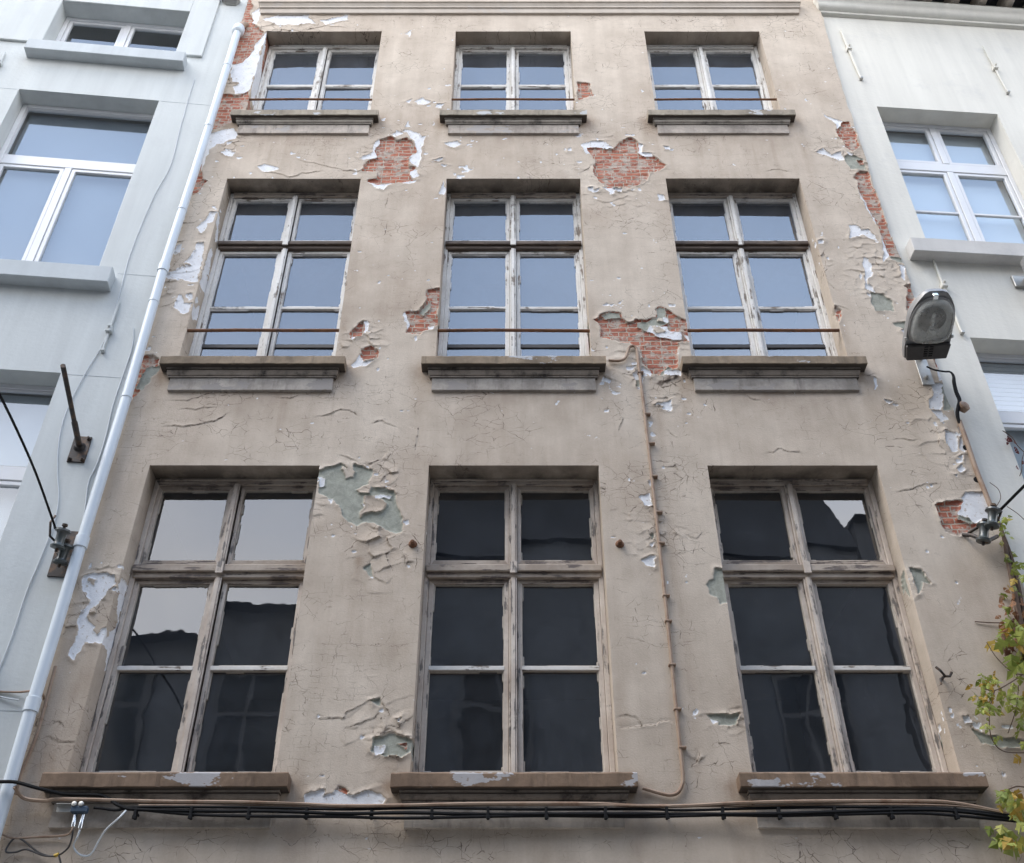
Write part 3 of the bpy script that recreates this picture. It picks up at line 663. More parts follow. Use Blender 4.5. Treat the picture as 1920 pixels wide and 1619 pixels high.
    edge = np.interp(Z, [3.9, 6.2, 7.2, 9.0, 10, 11.8, 14], [.06, .045, -.03, -.02, -.045, -.03, .03]) + (fbm(X * 0 + 3, Z * 5, 95, 3) - .5) * .035
    Xo = X + wgt * edge
    idx = -np.ones((nz, nx), np.int64); keep = np.ones((nz - 1, nx - 1), bool)
    xm = (xs[:-1] + xs[1:]) / 2; zm = (zs[:-1] + zs[1:]) / 2
    for r in ROWS:
        for xc in XC:
            keep &= ~(((zm > r['zb']) & (zm < r['zt']))[:, None] & (np.abs(xm - xc) < HW)[None, :])
    nib = (fbm(X * 26, Z * 26, 97, 2) - .5)
    V = [np.stack([Xo.ravel(), -H.ravel(), Z.ravel()], 1)]
    A = {'sdB': [sd['B'].ravel()], 'sdW': [sd['W'].ravel()], 'sdG': [sd['G'].ravel()], 'crk': [crk.ravel()], 'stain': [stain.ravel()], 'soot': [darkening.ravel()]}
    id0 = np.arange(nz * nx).reshape(nz, nx)
    q = np.stack([id0[:-1, :-1], id0[:-1, 1:], id0[1:, 1:], id0[1:, :-1]], -1)[keep]
    Q = [q]; base = nz * nx
    # reveals: the same plaster turned into the openings, with the face's losses carried round the arris
    ND = 20; dv = np.linspace(0, DEP + .06, ND + 1)
    for r in ROWS:
        j0, j1 = np.argmin(abs(zs - r['zb'])), np.argmin(abs(zs - r['zt']))
        for xc in XC:
            i0, i1 = np.argmin(abs(xs - (xc - HW))), np.argmin(abs(xs - (xc + HW)))
            for side in ('l', 'r', 't'):
                if side == 't': jj = np.full(i1 - i0 + 1, j1); ii = np.arange(i0, i1 + 1)
                else: jj = np.arange(j0, j1 + 1); ii = np.full(j1 - j0 + 1, i0 if side == 'l' else i1)
                n = len(ii); y0 = -H[jj, ii]
                k = np.arange(ND + 1)
                if side == 'l': si, sj = np.clip(ii[:, None] - k * 1.5, 0, nx - 1).astype(int), np.repeat(jj[:, None], ND + 1, 1)
                elif side == 'r': si, sj = np.clip(ii[:, None] + k * 1.5, 0, nx - 1).astype(int), np.repeat(jj[:, None], ND + 1, 1)
                else: si, sj = np.repeat(ii[:, None], ND + 1, 1), np.clip(jj[:, None] + k * 1.5, 0, nz - 1).astype(int)
                vx = np.repeat(Xo[jj, ii][:, None], ND + 1, 1); vz = np.repeat(Z[jj, ii][:, None], ND + 1, 1)
                hh = H[sj, si] * .6 * np.clip(k / 3., 0, 1)
                if side == 'l': vx = vx + hh
                elif side == 'r': vx = vx - hh
                else: vz = vz - hh * .6
                vy = y0[:, None] * (1 - dv / dv[-1]) + dv
                V.append(np.stack([vx.ravel(), vy.ravel(), vz.ravel()], 1))
                for nm, ar in (('sdB', sd['B']), ('sdW', sd['W']), ('sdG', sd['G']), ('crk', crk)):
                    g = ar[sj, si].astype(float)
                    if nm == 'sdB' : g = g - .03
                    if side == 't': g = np.full(g.shape, .2 if nm == 'crk' else -.2)
                    A[nm].append(g.ravel())
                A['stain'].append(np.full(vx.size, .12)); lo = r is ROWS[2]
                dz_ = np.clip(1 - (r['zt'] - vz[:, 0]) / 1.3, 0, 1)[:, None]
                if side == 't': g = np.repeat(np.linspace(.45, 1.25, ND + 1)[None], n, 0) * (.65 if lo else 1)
                else: g = np.linspace(.12, .85, ND + 1)[None] * (.30 + .7 * dz_) * (.5 if lo else 1)  # darker towards the back and the head of the opening
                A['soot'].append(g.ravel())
                b = base + np.arange(n * (ND + 1)).reshape(n, ND + 1)
                f = np.stack([b[:-1, :-1], b[:-1, 1:], b[1:, 1:], b[1:, :-1]], -1).reshape(-1, 4)
                if side == 'l': f = f[:, ::-1]
                if side == 't': f = f[:, ::-1]
                Q.append(f); base += n * (ND + 1)
    V = np.concatenate(V).astype(np.float32); Q = np.concatenate(Q).astype(np.int32)
    used = np.zeros(len(V), bool); used[Q.ravel()] = True
    new = np.cumsum(used) - 1; Q = new[Q].astype(np.int32); V = V[used]
    me = bpy.data.meshes.new('wall')
    me.vertices.add(len(V)); me.vertices.foreach_set('co', V.ravel())
    me.loops.add(Q.size); me.loops.foreach_set('vertex_index', Q.ravel())
    me.polygons.add(len(Q)); me.polygons.foreach_set('loop_start', np.arange(0, Q.size, 4, dtype=np.int32))
    me.update(calc_edges=True); me.shade_smooth()
    me.set_sharp_from_angle(angle=R(62))
    for nm, l in A.items():
        at_ = me.attributes.new(nm, 'FLOAT', 'POINT'); at_.data.foreach_set('value', np.concatenate(l)[used].astype(np.float32))
    me.materials.append(M['wall'])
    o = bpy.data.objects.new('wall', me); C.objects.link(o); o.parent = house
    print('wall verts', len(V))
facade()
# string course near the top: two thin fillets
cor = MB()
xl, xr = -3.08, 3.51
cor.band([(.075, xl - .01, xr + .01, 13.90), (.075, xl - .01, xr + .01, 13.865), (.06, xl, xr, 13.855), (.045, xl + .01, xr - .01, 13.815), (.045, xl + .01, xr - .01, 13.785), (.03, xl + .02, xr - .02, 13.78), (.028, xl + .03, xr - .03, 13.69), (.012, xl + .04, xr - .04, 13.684)])
cor.build('string_course', M['cornice'], house)
MB().box(-3.25, 3.70, -.16, .3, 15.36, 15.55).build('cornice', M['cornice'], house)
rf = MB(); rf.add([(-3.2, -.2, 15.52), (3.7, -.2, 15.52), (3.7, 4.5, 18.6), (-3.2, 4.5, 18.6), (-3.2, 9, 15.5), (3.7, 9, 15.5), (-3.2, -.2, 15.38), (3.7, -.2, 15.38), (3.7, 9, 15.38), (-3.2, 9, 15.38)],
       [(0, 1, 2, 3), (3, 2, 5, 4), (0, 6, 7, 1), (0, 3, 4, 9, 6), (1, 7, 8, 5, 2), (4, 5, 8, 9), (6, 9, 8, 7)]).build('roof', M['slate'], house)
# rooms behind the windows
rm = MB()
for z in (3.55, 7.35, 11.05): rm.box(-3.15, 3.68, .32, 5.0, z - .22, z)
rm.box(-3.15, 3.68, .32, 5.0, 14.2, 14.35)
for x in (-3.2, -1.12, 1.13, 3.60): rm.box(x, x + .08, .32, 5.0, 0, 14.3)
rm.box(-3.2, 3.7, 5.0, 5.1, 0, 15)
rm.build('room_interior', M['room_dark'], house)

def old_window(row, ci):
    r = ROWS[row]; xc = XC[ci]; zt = r['zt']; hi = row > 0
    mz = M['timber_hi_z'] if hi else M['timber_lo_z']; mx_ = M['timber_hi_x'] if hi else M['timber_lo_x']
    x0, x1 = xc - HW, xc + HW; zb = r['zb'] + .02
    yf = DEP - .012
    # fixed frame (this is the window itself): two stiles, a head, a moulded bead
    fw = .036
    w = MB().ring(x0, x1, zb, zt, fw, fw, .055, .06, yf, yf + .10).build('window', [mz, mx_], house, .004)
    tr = {0: (5.878, 5.995), 1: (9.640, 9.745)}.get(row)
    bar = {0: (5.122, 5.156), 1: (8.835, 8.868), 2: (12.497, 12.54)}[row]
    hd = MB().box(x0 + fw, x1 - fw, yf - .012, yf + .01, zt - .022, zt); hd.box(x0 + fw, x1 - fw, yf - .004, yf + .02, zt - .060, zt - .024)
    hd.build('head_moulding', mx_ if row == 2 else M['timber_lo_x'], w, .004)
    if tr:
        t_ = MB().box(x0 + .012, x1 - .012, yf - .035, yf + .09, tr[0] + .045, tr[1] - .012)
        t_.box(x0 + .02, x1 - .02, yf - .018, yf + .09, tr[1] - .011, tr[1]); t_.box(x0 + .02, x1 - .02, yf - .012, yf + .09, tr[0], tr[0] + .044)
        t_.build('transom', M['dark_timber'] if row == 1 else M['timber_lo_x'], w, .006)
    # centre post
    po = MB(); zp0 = zb + .06
    segs = [(zp0, zt - .058)] if not tr else [(zp0, tr[0] - .002), (tr[1] + .002, zt - .058)]
    for (q0, q1) in segs:
        po.box(xc - .022, xc + .010, yf - .022, yf + .06, q0, q1); po.box(xc - .036, xc - .023, yf - .004, yf + .06, q0, q1)
        po.tube([(xc + .017, yf - .010, q0), (xc + .017, yf - .010, q1)], .007, 8)
    if tr: po.box(xc - .030, xc + .026, yf - .050, yf - .037, tr[0] + .02, tr[1] + .005)
    po.build('centre_post', mz, w, .004)
    gl = MB(); sp = []
    levels = [(zb + .06, (tr[0] - .004) if tr else zt - .060)] + ([(tr[1] + .004, zt - .060)] if tr else [])
    ys = yf + .022
    for k, (q0, q1) in enumerate(levels):
        for s in (0, 1):
            a0, a1 = (x0 + fw + .002, xc - .038) if s == 0 else (xc + .026, x1 - fw - .002)
            st_ = .036 if k == 0 else .030
            sa = MB().ring(a0, a1, q0, q1, st_, st_, .034, .055, ys, ys + .045).build('sash', [mz, mx_], w, .003)
            if k == 0: MB().box(a0 + st_ - .006, a1 - st_ + .006, ys + (-.004 if row == 0 else .006), ys + .042, bar[0], bar[1]).build('glazing_bar', M['timber_hi_x'], w, .003)
            for zz0, zz1 in ([(q0 + .055, bar[0]), (bar[1], q1 - .034)] if k == 0 else [(q0 + .055, q1 - .034)]):
                MB().putty(a0 + st_ - .001, a1 - st_ + .001, zz0 - .001, zz1 + .001, ys + .012, ys + .030, random).build('putty', M['putty_hi' if hi else 'putty_lo'], w, fix=True)
            for (b0, b1) in ([(q0, (bar[0] + bar[1]) / 2), ((bar[0] + bar[1]) / 2, q1)] if k == 0 else [(q0, q1)]):
                T = Matrix.Translation(((a0 + a1) / 2, ys + .033, (b0 + b1) / 2)) @ Matrix.Rotation(R(random.uniform(-.35, .35)), 4, 'X') @ Matrix.Rotation(R(random.uniform(-.4, .4)), 4, 'Z')
                hx, hz = (a1 - a0) / 2 - .012, (b1 - b0) / 2 - .003
                gl.pane(hx, hz, T, random.randint(1, 9999))
            if row == 1 and k == 0:
                MB().box(a0 + st_ + .001, a1 - st_ - .001, ys + .016, ys + .027, 8.345, 8.385).build('dark_bar', M['lamp_dark'], w)
    gl.build('glass', M['glass_dusty' if hi else 'glass_old'], w, smooth=True, fix=False)
    # sill with its moulding and apron
    zs_ = r['sill']; pr = .11 if row < 2 else .10
    d1, d2, d3 = {0: (.100, .176, .330), 1: (.098, .190, .326), 2: (.104, .182, .326)}[row]
    P = lambda p, h, z: (p, xc - h, xc + h, zs_ - z)
    mk = {0: 'sill_lo', 1: 'sill_mid', 2: 'sill_hi'}[row]
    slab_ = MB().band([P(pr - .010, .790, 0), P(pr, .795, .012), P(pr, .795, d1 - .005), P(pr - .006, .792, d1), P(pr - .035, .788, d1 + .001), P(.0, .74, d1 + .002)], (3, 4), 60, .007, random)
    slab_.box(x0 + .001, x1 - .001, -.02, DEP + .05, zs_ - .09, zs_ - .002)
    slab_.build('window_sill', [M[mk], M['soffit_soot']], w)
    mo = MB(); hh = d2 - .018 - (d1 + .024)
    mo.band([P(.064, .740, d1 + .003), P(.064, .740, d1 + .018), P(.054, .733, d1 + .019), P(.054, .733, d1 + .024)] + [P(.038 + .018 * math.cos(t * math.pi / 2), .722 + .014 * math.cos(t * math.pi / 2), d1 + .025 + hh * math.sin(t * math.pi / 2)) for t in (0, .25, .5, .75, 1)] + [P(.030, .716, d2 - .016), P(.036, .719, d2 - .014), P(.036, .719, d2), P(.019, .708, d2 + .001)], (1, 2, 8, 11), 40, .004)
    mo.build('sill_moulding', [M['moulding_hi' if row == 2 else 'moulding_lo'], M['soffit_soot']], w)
    ap = MB(); ap.band([P(.026, .700, d2 - .015), P(.026, .700, d3 - .002), P(.024, .699, d3), P(.0, .699, d3 + .001)])
    ap.build('apron_panel', M[('apron_lo', 'apron', 'apron_hi')[row]], w)
    if hi:
        zr = 8.366 if row == 1 else 11.958
        g = MB().tube([(x0 - .03, .03, zr), (xc - .2, .026, zr + .003), (xc + .3, .026, zr - .002), (x1 + .03, .03, zr + random.uniform(-.004, .004))], .0155 if row == 1 else .0125, 8)
        g.build('guard_rail', M['rust'], w, smooth=True)
M['apron'] = mat_sill('soot_stained_apron', (.50, .445, .39), (.33, .30, .275))
M['apron_hi'] = mat_sill('painted_apron', (.56, .485, .415), (.42, .385, .36))
M['apron_lo'] = mat_sill('painted_low_apron', (.58, .505, .43), (.45, .39, .335))
M['soffit_soot'] = mat_plain('sooty_sill_underside', (.075, .060, .048), .9, var=.5, sc=12, bump=.2)  # shade painted into the sill undersides and moulding grooves
for row in range(3):
    for ci in range(3): old_window(row, ci)

# ------------------------------------------------------------------ THE TWO WHITE NEIGHBOURS
def wall_with_holes(root, x0, x1, z0, z1, holes, m, dep=.20, thick=.35, name='wall'):
    xs = sorted({x0, x1, *[h[0] for h in holes], *[h[1] for h in holes]}); zs = sorted({z0, z1, *[h[2] for h in holes], *[h[3] for h in holes]})
    b = MB(); inh = lambda x, z: any(h[0] < x < h[1] and h[2] < z < h[3] for h in holes)
    for i in range(len(xs) - 1):
        for j in range(len(zs) - 1):
            if not inh((xs[i] + xs[i + 1]) / 2, (zs[j] + zs[j + 1]) / 2):
                b.add([(xs[i], 0, zs[j]), (xs[i + 1], 0, zs[j]), (xs[i + 1], 0, zs[j + 1]), (xs[i], 0, zs[j + 1])], [(0, 1, 2, 3)])
    for (a0, a1, b0, b1) in holes:
        b.add([(a0, 0, b0), (a0, dep, b0), (a0, dep, b1), (a0, 0, b1)], [(0, 1, 2, 3)]); b.add([(a1, 0, b0), (a1, 0, b1), (a1, dep, b1), (a1, dep, b0)], [(0, 1, 2, 3)])
        b.add([(a0, 0, b1), (a0, dep, b1), (a1, dep, b1), (a1, 0, b1)], [(0, 1, 2, 3)]); b.add([(a0, 0, b0), (a1, 0, b0), (a1, dep, b0), (a0, dep, b0)], [(0, 1, 2, 3)])
    # ends and back so the wall is solid
    b.add([(x0, 0, z0), (x0, 0, z1), (x0, thick, z1), (x0, thick, z0)], [(0, 1, 2, 3)]); b.add([(x1, 0, z0), (x1, thick, z0), (x1, thick, z1), (x1, 0, z1)], [(0, 1, 2, 3)])
    b.add([(x0, 0, z1), (x1, 0, z1), (x1, thick, z1), (x0, thick, z1)], [(0, 1, 2, 3)])
    return b.build(name, m, root, fix=False)
def modern_window(root, x0, x1, zb, zt, trans, mull_up, bars=(), sill=None, sm=None, curtain=None, shutter=False, dep=.20, blind=None, bmat='blind'):
    y = dep - .01; f = .05
    xm = (x0 + x1) / 2
    w = MB().ring(x0, x1, zb, zt, f, f, f, f, y, y + .07).build('window', M['pvc'], root, .004)
    if trans: MB().box(x0 + f, x1 - f, y + .004, y + .065, trans[0], trans[1]).build('transom', M['pvc'], w, .006)
    lev = [(zb + f, trans[0] if trans else zt - f, True)] + ([(trans[1], zt - f, mull_up)] if trans else [])
    gl = MB()
    for (q0, q1, mu) in lev:
        if mu: MB().box(xm - .035, xm + .035, y + .003, y + .065, q0, q1).build('mullion', M['pvc'], w, .004)
        for (a0, a1) in ([(x0 + f, xm - .035), (xm + .035, x1 - f)] if mu else [(x0 + f, x1 - f)]):
            s = .045 if (mu and q0 < zb + .2) or mull_up else .012
            c = MB().ring(a0 + .003, a1 - .003, q0 + .003, q1 - .003, s - .003, s - .003, s - .003, s - .003, y + .012, y + .055)
            for bz in bars:
                if q0 < bz < q1: MB().box(a0 + s, a1 - s, y + .022, y + .05, bz - .014, bz + .014).build('glazing_bar', M['pvc'], w, .002)
            c.build('casement', M['pvc'], w, .005)
            gl.pane((a1 - a0) / 2 - s + .006, (q1 - q0) / 2 - s + .006, Matrix.Translation(((a0 + a1) / 2, y + .039, (q0 + q1) / 2)), random.randint(1, 9999), .0005, .00002)
    gl.build('glass', M['glass_new'], w, smooth=True, fix=False)
    if curtain:
        c = MB(); n = 60; xa, xb = curtain
        for i in range(n + 1):
            xx = xa + (xb - xa) * i / n; yy = y + .19 + .006 * math.sin(i * .9) + .006 * math.sin(i * .37)
            c.v += [(xx, yy, zb), (xx, yy, zt - .03)]
        c.f = [(2 * i, 2 * i + 2, 2 * i + 3, 2 * i + 1) for i in range(n)]
        o = c.build('curtain', M['curtain'], w, smooth=True, fix=False); so2 = o.modifiers.new('thickness', 'SOLIDIFY'); so2.thickness = .004
    if blind: MB().box(x0 + f + .01, x1 - f - .01, y + .11, y + .114, blind, zt - .04).tube([(x0 + f + .01, y + .112, blind), (x1 - f - .01, y + .112, blind)], .012, 8).build('roller_blind', M[bmat], w)
    if shutter:
        c = MB(); z = shutter
        while z < zt - f:
            c.box(x0 + f, x1 - f, y + .082, y + .094, z, min(z + .048, zt - f)); z += .052
        c.build('roller_shutter', M['shutter'], w, .003)
    if sill:
        a0, a1, s0, s1, p = sill
        MB().box(a0, a1, -p, dep, s0, s1).build('window_sill', sm, w, .006)
    return w

lw = plane_empty('white_house', 'pale blue-white rendered house on the left with plain white-framed windows', 'house', 'L')
holes = [(-2.18, -.68, 12.62, 13.687), (-2.18, -.68, 8.99, 11.871), (-2.18, -.68, 5.15, 7.812)]
holes += [(h[0] - 2.9, h[1] - 2.9, h[2], h[3]) for h in holes]
wall_with_holes(lw, -7.0, .055, 0, 15.2, holes, M['white_l'])
for i, dx in enumerate((0, -2.9)):
    modern_window(lw, -2.18 + dx, -.68 + dx, 12.62, 13.687, None, True, sill=(-2.27 + dx, -.52 + dx, 12.475, 12.66, .13), sm=M['sill_l'])
    modern_window(lw, -2.18 + dx, -.68 + dx, 8.99, 11.871, (10.83, 10.98), False, sill=(-2.27 + dx, -.50 + dx, 8.84, 9.045, .13), sm=M['sill_l'], blind=9.1, bmat='blind_dim')  # panel added behind these panes to give them a pale reflection
    modern_window(lw, -2.18 + dx, -.68 + dx, 5.15, 7.812, (6.79, 6.93), False, sill=(-2.27 + dx, -.50 + dx, 4.99, 5.19, .13), sm=M['sill_l'], blind=5.3)
# raised band, joints of the render, gutter shoe
t_ = MB(); t_.box(-6.9, -.375, -.028, 0, 12.78, 14.1); 
for h in holes:
    if h[2] > 12: pass
def band_with_hole():
    b = MB(); z0, z1 = 12.765, 14.15; hs = sorted([h for h in holes if h[2] > 12], key=lambda h: h[0]); x = -6.9
    for h in hs: b.box(x, h[0], -.03, .004, z0, z1); b.box(h[0], h[1], -.03, .004, h[3], z1); x = h[1]
    b.box(x, -.375, -.03, .004, z0, z1); return b
band_with_hole().build('raised_render_band', M['white_l'], lw, .006)
for z, xb, xa in ((11.862, -.66, -.10), (9.09, -.49, -.10), (7.80, -.66, -.12), (4.73, -.66, -.1), (11.862, -2.9, -2.2)):
    MB().box(xb, xa, -.002, .003, z - .003, z + .003).build('render_joint', M['sill_l'], lw)
MB().band([(.10, -.36, -.14, 14.06), (.10, -.36, -.14, 14.02), (.07, -.33, -.16, 13.99), (.02, -.3, -.18, 13.95)]).build('gutter_outlet', M['galv'], lw)
MB().box(-7, .05, -.28, .3, 15.2, 15.4).build('cornice', M['sill_l'], lw, .01)
def back_room(root, x0, x1, levels, top):
    b = MB()
    for z in levels: b.box(x0, x1, .36, 4.5, z - .2, z)
    b.box(x0, x1, 4.5, 4.6, 0, top); b.box(x0 - .1, x0, .36, 4.6, 0, top); b.box(x1, x1 + .1, .36, 4.6, 0, top)
    b.build('room_interior', M['room'], root)
back_room(lw, -6.9, -.15, (4.6, 8.3, 12.3, 15.1), 15.1)
MB().add([(-7, -.3, 15.4), (.05, -.3, 15.4), (.05, 4.5, 18), (-7, 4.5, 18), (-7, 5, 15.4), (.05, 5, 15.4)], [(0, 1, 2, 3), (0, 3, 4), (1, 5, 2), (3, 2, 5, 4), (0, 4, 5, 1)]).build('roof', M['slate'], lw)

rw = plane_empty('cream_white_house', 'cream-white rendered house on the right with gridded windows under a moulded cornice', 'house', 'R')
holes = [(.336, 1.715, 9.48, 11.895), (.41, 1.79, 5.75, 8.33)]
holes += [(h[0] + 2.6, h[1] + 2.6, h[2], h[3]) for h in holes]
wall_with_holes(rw, -.06, 7.0, 0, 14.3, holes, M['white_r'])
for i, dx in enumerate((0, 2.6)):
    modern_window(rw, .336 + dx, 1.715 + dx, 9.48, 11.895, (11.045, 11.185), True, (10.37,), (.095 + dx, 1.94 + dx, 9.335, 9.525, .13), M['sill_r'], blind=9.6)
    modern_window(rw, .41 + dx, 1.79 + dx, 5.75, 8.33, (7.50, 7.635), False, (), (.2 + dx, 1.98 + dx, 5.60, 5.79, .13), M['sill_r'], shutter=7.62, blind=5.9)
cb = MB(); cb.band([(.15, -.02, 6.9, 13.99), (.15, -.02, 6.9, 13.955), (.125, -.01, 6.9, 13.925), (.11, 0, 6.9, 13.90), (.115, 0, 6.9, 13.855), (.09, .01, 6.9, 13.815), (.05, .02, 6.9, 13.795), (.045, .02, 6.9, 13.765), (.012, .03, 6.9, 13.755)])
cb.build('cornice', M['white_r'], rw, smooth=True)
ev = MB().box(.55, 6.95, -.55, .3, 14.30, 14.40); ev.box(.55, 6.95, -.60, -.545, 14.25, 14.52); ev.build('eaves_board', M['slate'], rw, .01)
for k in range(17):
    x = .70 + .34 * k
    MB().box(x, x + .095, -.50, .0, 14.16, 14.298).box(x, x + .095, -.40, .0, 14.06, 14.159).build('corbel', M['cornice'], rw, .012)
back_room(rw, .0, 6.9, (5.2, 9.0, 12.6, 14.2), 14.2)
MB().add([(0, -.6, 14.52), (7, -.6, 14.52), (7, 4.5, 18), (0, 4.5, 18), (0, 5, 14.4), (7, 5, 14.4)], [(0, 1, 2, 3), (0, 3, 4), (1, 5, 2), (3, 2, 5, 4), (0, 4, 5, 1)]).build('roof', M['slate'], rw)

# ------------------------------------------------------------------ things on the walls
# drainpipe
dp = plane_empty('drainpipe', 'pale grey plastic drainpipe running down the left edge of the beige house', 'drainpipe', 'F')
pp = [at3(447, 62, 'F', .07), at3(403, 205, 'F', .07), at3(365, 320, 'F', .07), at3(300, 500, 'F', .07), at3(240, 735, 'F', .07), at3(150, 1012, 'F', .07), at3(100, 1180, 'F', .07), at3(50, 1340, 'F', .07), at3(8, 1500, 'F', .07)]
pp = [Vector((-3.235 + .35 * (p.x + 3.235), -.075, p.z)) for p in pp]
pp.append(Vector((pp[-1].x, -.075, .12)))
MB().tube(pp, .043, 18).build('pipe', M['grey_plastic'], dp, smooth=True)
for py in (118, 232, 388, 560, 740):
    z = at(200, py, 'F', .12)[1]; x = np.interp(-z, [-p.z for p in pp], [p.x for p in pp])
    MB().lathe([(0, .0435), (.004, .0475), (.026, .0475), (.030, .0435)], (x, -.075, z - .01), (0, 0, 1), 18).build('pipe_collar', M['grey_plastic'], dp, smooth=True)
for py in (497, 1012, 1318):
    z = at(200, py, 'F', .12)[1]; x = np.interp(-z, [-p.z for p in pp], [p.x for p in pp])
    m = MB().lathe([(0, .0435), (.003, .051), (.10, .051), (.106, .0435)], (x, -.075, z - .05), (0, 0, 1), 18); m.build('pipe_socket', M['grey_plastic'], dp, smooth=True)
p0 = pp[0]
MB().lathe([(-.02, .043), (0, .062), (.02, .068), (.10, .068), (.12, .062), (.13, .042)], p0, (0.02, .1, 1), 20).build('top_socket', M['grey_plastic'], dp, smooth=True)
MB().tube([p0 + Vector((0, 0, .1)), p0 + Vector((.02, .05, .26)), p0 + Vector((.03, .10, .33))], .042, 14).build('clay_stub', M['conduit'], dp, smooth=True)

# brown conduit that loops out of the sill and drops between the middle and right windows
cp = [(1141, 676), (1160, 677), (1172, 672), (1177, 660), (1180, 652), (1186, 649), (1192, 652), (1195, 662), (1198, 690), (1206, 750), (1215, 830), (1225, 920), (1236, 1020), (1246, 1110), (1255, 1200), (1263, 1280), (1272, 1370), (1280, 1450), (1279, 1472), (1270, 1487), (1255, 1491), (1235, 1487), (1205, 1478)]
P = [at3(x, y, 'F', .022) for x, y in cp]
cdt = empty('rusty_conduit', 'thin brown conduit dropping from the middle sill between the middle and right windows', 'conduit', P[-5])
L0 = P[-5]
MB().tube([q - L0 for q in P], .0125, 8, smooth=5).build('tube', M['conduit'], cdt, smooth=True)
for (x, y) in ((1199, 700), (1212, 778), (1220, 833), (1225, 895), (1234, 962), (1238, 1020), (1247, 1118), (1251, 1166), (1258, 1248), (1268, 1331), (1277, 1403)):
    q = at3(x, y, 'F', .015) - L0
    MB().box(q.x - .018, q.x + .034, q.y - .024, q.y + .02, q.z - .007, q.z + .007).build('pipe_clip', M['conduit'], cdt, .003)

def cable(name, pts, r, m, label, cat, pl='F', offs=.05, group=None, n=7):
    P = []
    for i, p in enumerate(pts):
        o = p[2] if len(p) > 2 else offs
        P.append(at3(p[0], p[1], pl, o))
    o = MB().tube(P, r, n, smooth=6).build(name, m, smooth=True); place(o, pl); return tag(o, label, cat, group)
G1 = 'cables strung along the foot of the facade'
def so(x): # clearance over the sills' mouldings
    return .085 if (95 < x < 545 or 745 < x < 1190 or 1400 < x < 1840) else .06
def run(pts): return [(x, y + random.uniform(-1.6, 1.6) * (x > 200), (.15 if x < 95 and y < 1490 else so(x)) + random.uniform(0, .012)) for x, y in pts]
cable('wall_conduit', run([(27, 1476), (45, 1497), (85, 1502), (120, 1499), (300, 1503), (450, 1506), (560, 1509), (640, 1511), (760, 1509), (900, 1508), (1100, 1507), (1190, 1510), (1280, 1512), (1380, 1507), (1500, 1504), (1700, 1504), (1790, 1506), (1890, 1526)]), .012, M['conduit'], 'topmost brown painted conduit of the cable run under the lowest sills', 'conduit', group=G1)
cable('black_cable', run([(-30, 1466), (0, 1466), (30, 1467), (70, 1478), (120, 1489), (180, 1491), (200, 1496), (225, 1512), (260, 1518), (400, 1523), (500, 1522), (640, 1527), (760, 1525), (900, 1527), (1100, 1525), (1280, 1526), (1450, 1525), (1700, 1520), (1800, 1523), (1910, 1536)]), .0115, M['black'], 'thick black cable crossing the drainpipe and dipping into the cable run', 'cable', group=G1)
cable('black_cable', run([(176, 1515), (190, 1516), (220, 1519), (250, 1513), (350, 1514), (470, 1515), (640, 1519), (800, 1515), (1000, 1519), (1200, 1517), (1280, 1520), (1400, 1518), (1560, 1514), (1700, 1514), (1790, 1517), (1910, 1532)]), .009, M['black'], 'black cable of the run that ends at the blue cable connector', 'cable', group=G1)
cable('black_cable', run([(250, 1517), (350, 1526), (470, 1530), (640, 1532), (760, 1533), (1000, 1531), (1200, 1533), (1350, 1530), (1470, 1530), (1700, 1525), (1800, 1531), (1910, 1541)]), .010, M['black'], 'lowest black cable of the run beneath the three lowest sills', 'cable', group=G1)
cable('thin_brown_cable', run([(260, 1509), (400, 1511), (560, 1514), (700, 1515), (900, 1512), (1150, 1512), (1350, 1513), (1600, 1508), (1800, 1512), (1900, 1529)]), .006, M['conduit'], 'thin brown wire just under the topmost conduit of the cable run', 'cable', group=G1)
GC = 'clips holding the cable run'
WH = ['below the left end of the lowest left sill', 'under the middle of the lowest left sill', 'under the right part of the lowest left sill', 'right below the gap after the left sill', 'below the white plaster strip between two sills',
      'under the left end of the lowest middle sill', 'left of centre under the lowest middle sill', 'at the centre under the lowest middle sill', 'under the right end of the lowest middle sill', 'just past the lowest middle sill',
      'in the gap before the lowest right sill', 'under the left end of the lowest right sill', 'left of centre under the lowest right sill', 'right of centre under the lowest right sill', 'under the right end of the lowest right sill']
for x, wh in zip((255, 359, 467, 575, 697, 810, 915, 1024, 1135, 1250, 1355, 1460, 1565, 1670, 1791), WH):
    q = at3(x, 1523, 'F', so(x))
    m = MB().box(-.009, .009, -.020, .02, -.045, .028); m.box(-.012, .014, -.022, -.014, -.05, -.026); m.box(-.006, .006, .02, -q.y - .002, -.01, .005)
    o = m.build('cable_clip', M['black'], None, .003, loc=q); tag(o, 'black cable clip ' + wh, 'cable clip', GC)

# connector hanging at the left end of the cable run
cn0 = at3(150, 1510, 'F', .095)
cx_ = empty('cable_connector', 'small cable connector with two bright steel plugs under the lowest left sill', 'connector', cn0)
rel = lambda x, y, o=.095: at3(x, y, 'F', o) - cn0
q0, q1 = rel(107, 1508), rel(143, 1518)
MB().box(q0.x, q1.x, .012, .016, q1.z - .012, q0.z).box(q0.x, q1.x, -.016, .012, q0.z - .004, q0.z).box(-.02, -.008, .016, -cn0.y, -.02, -.008).build('bracket', M['galv'], cx_, .001)
MB().box(rel(136, 1515).x, rel(167, 1515).x, -.03, .011, rel(140, 1526).z, rel(140, 1514).z).build('block', M['blue_plastic'], cx_, .006)
for x in (142, 155):
    MB().lathe([(-.012, .004), (-.01, .016), (.006, .016), (.008, .01)], rel(x, 1511) + Vector((0, -.03, 0)), (0, -1, .1), 12).build('bolt', M['galv'], cx_, smooth=True)
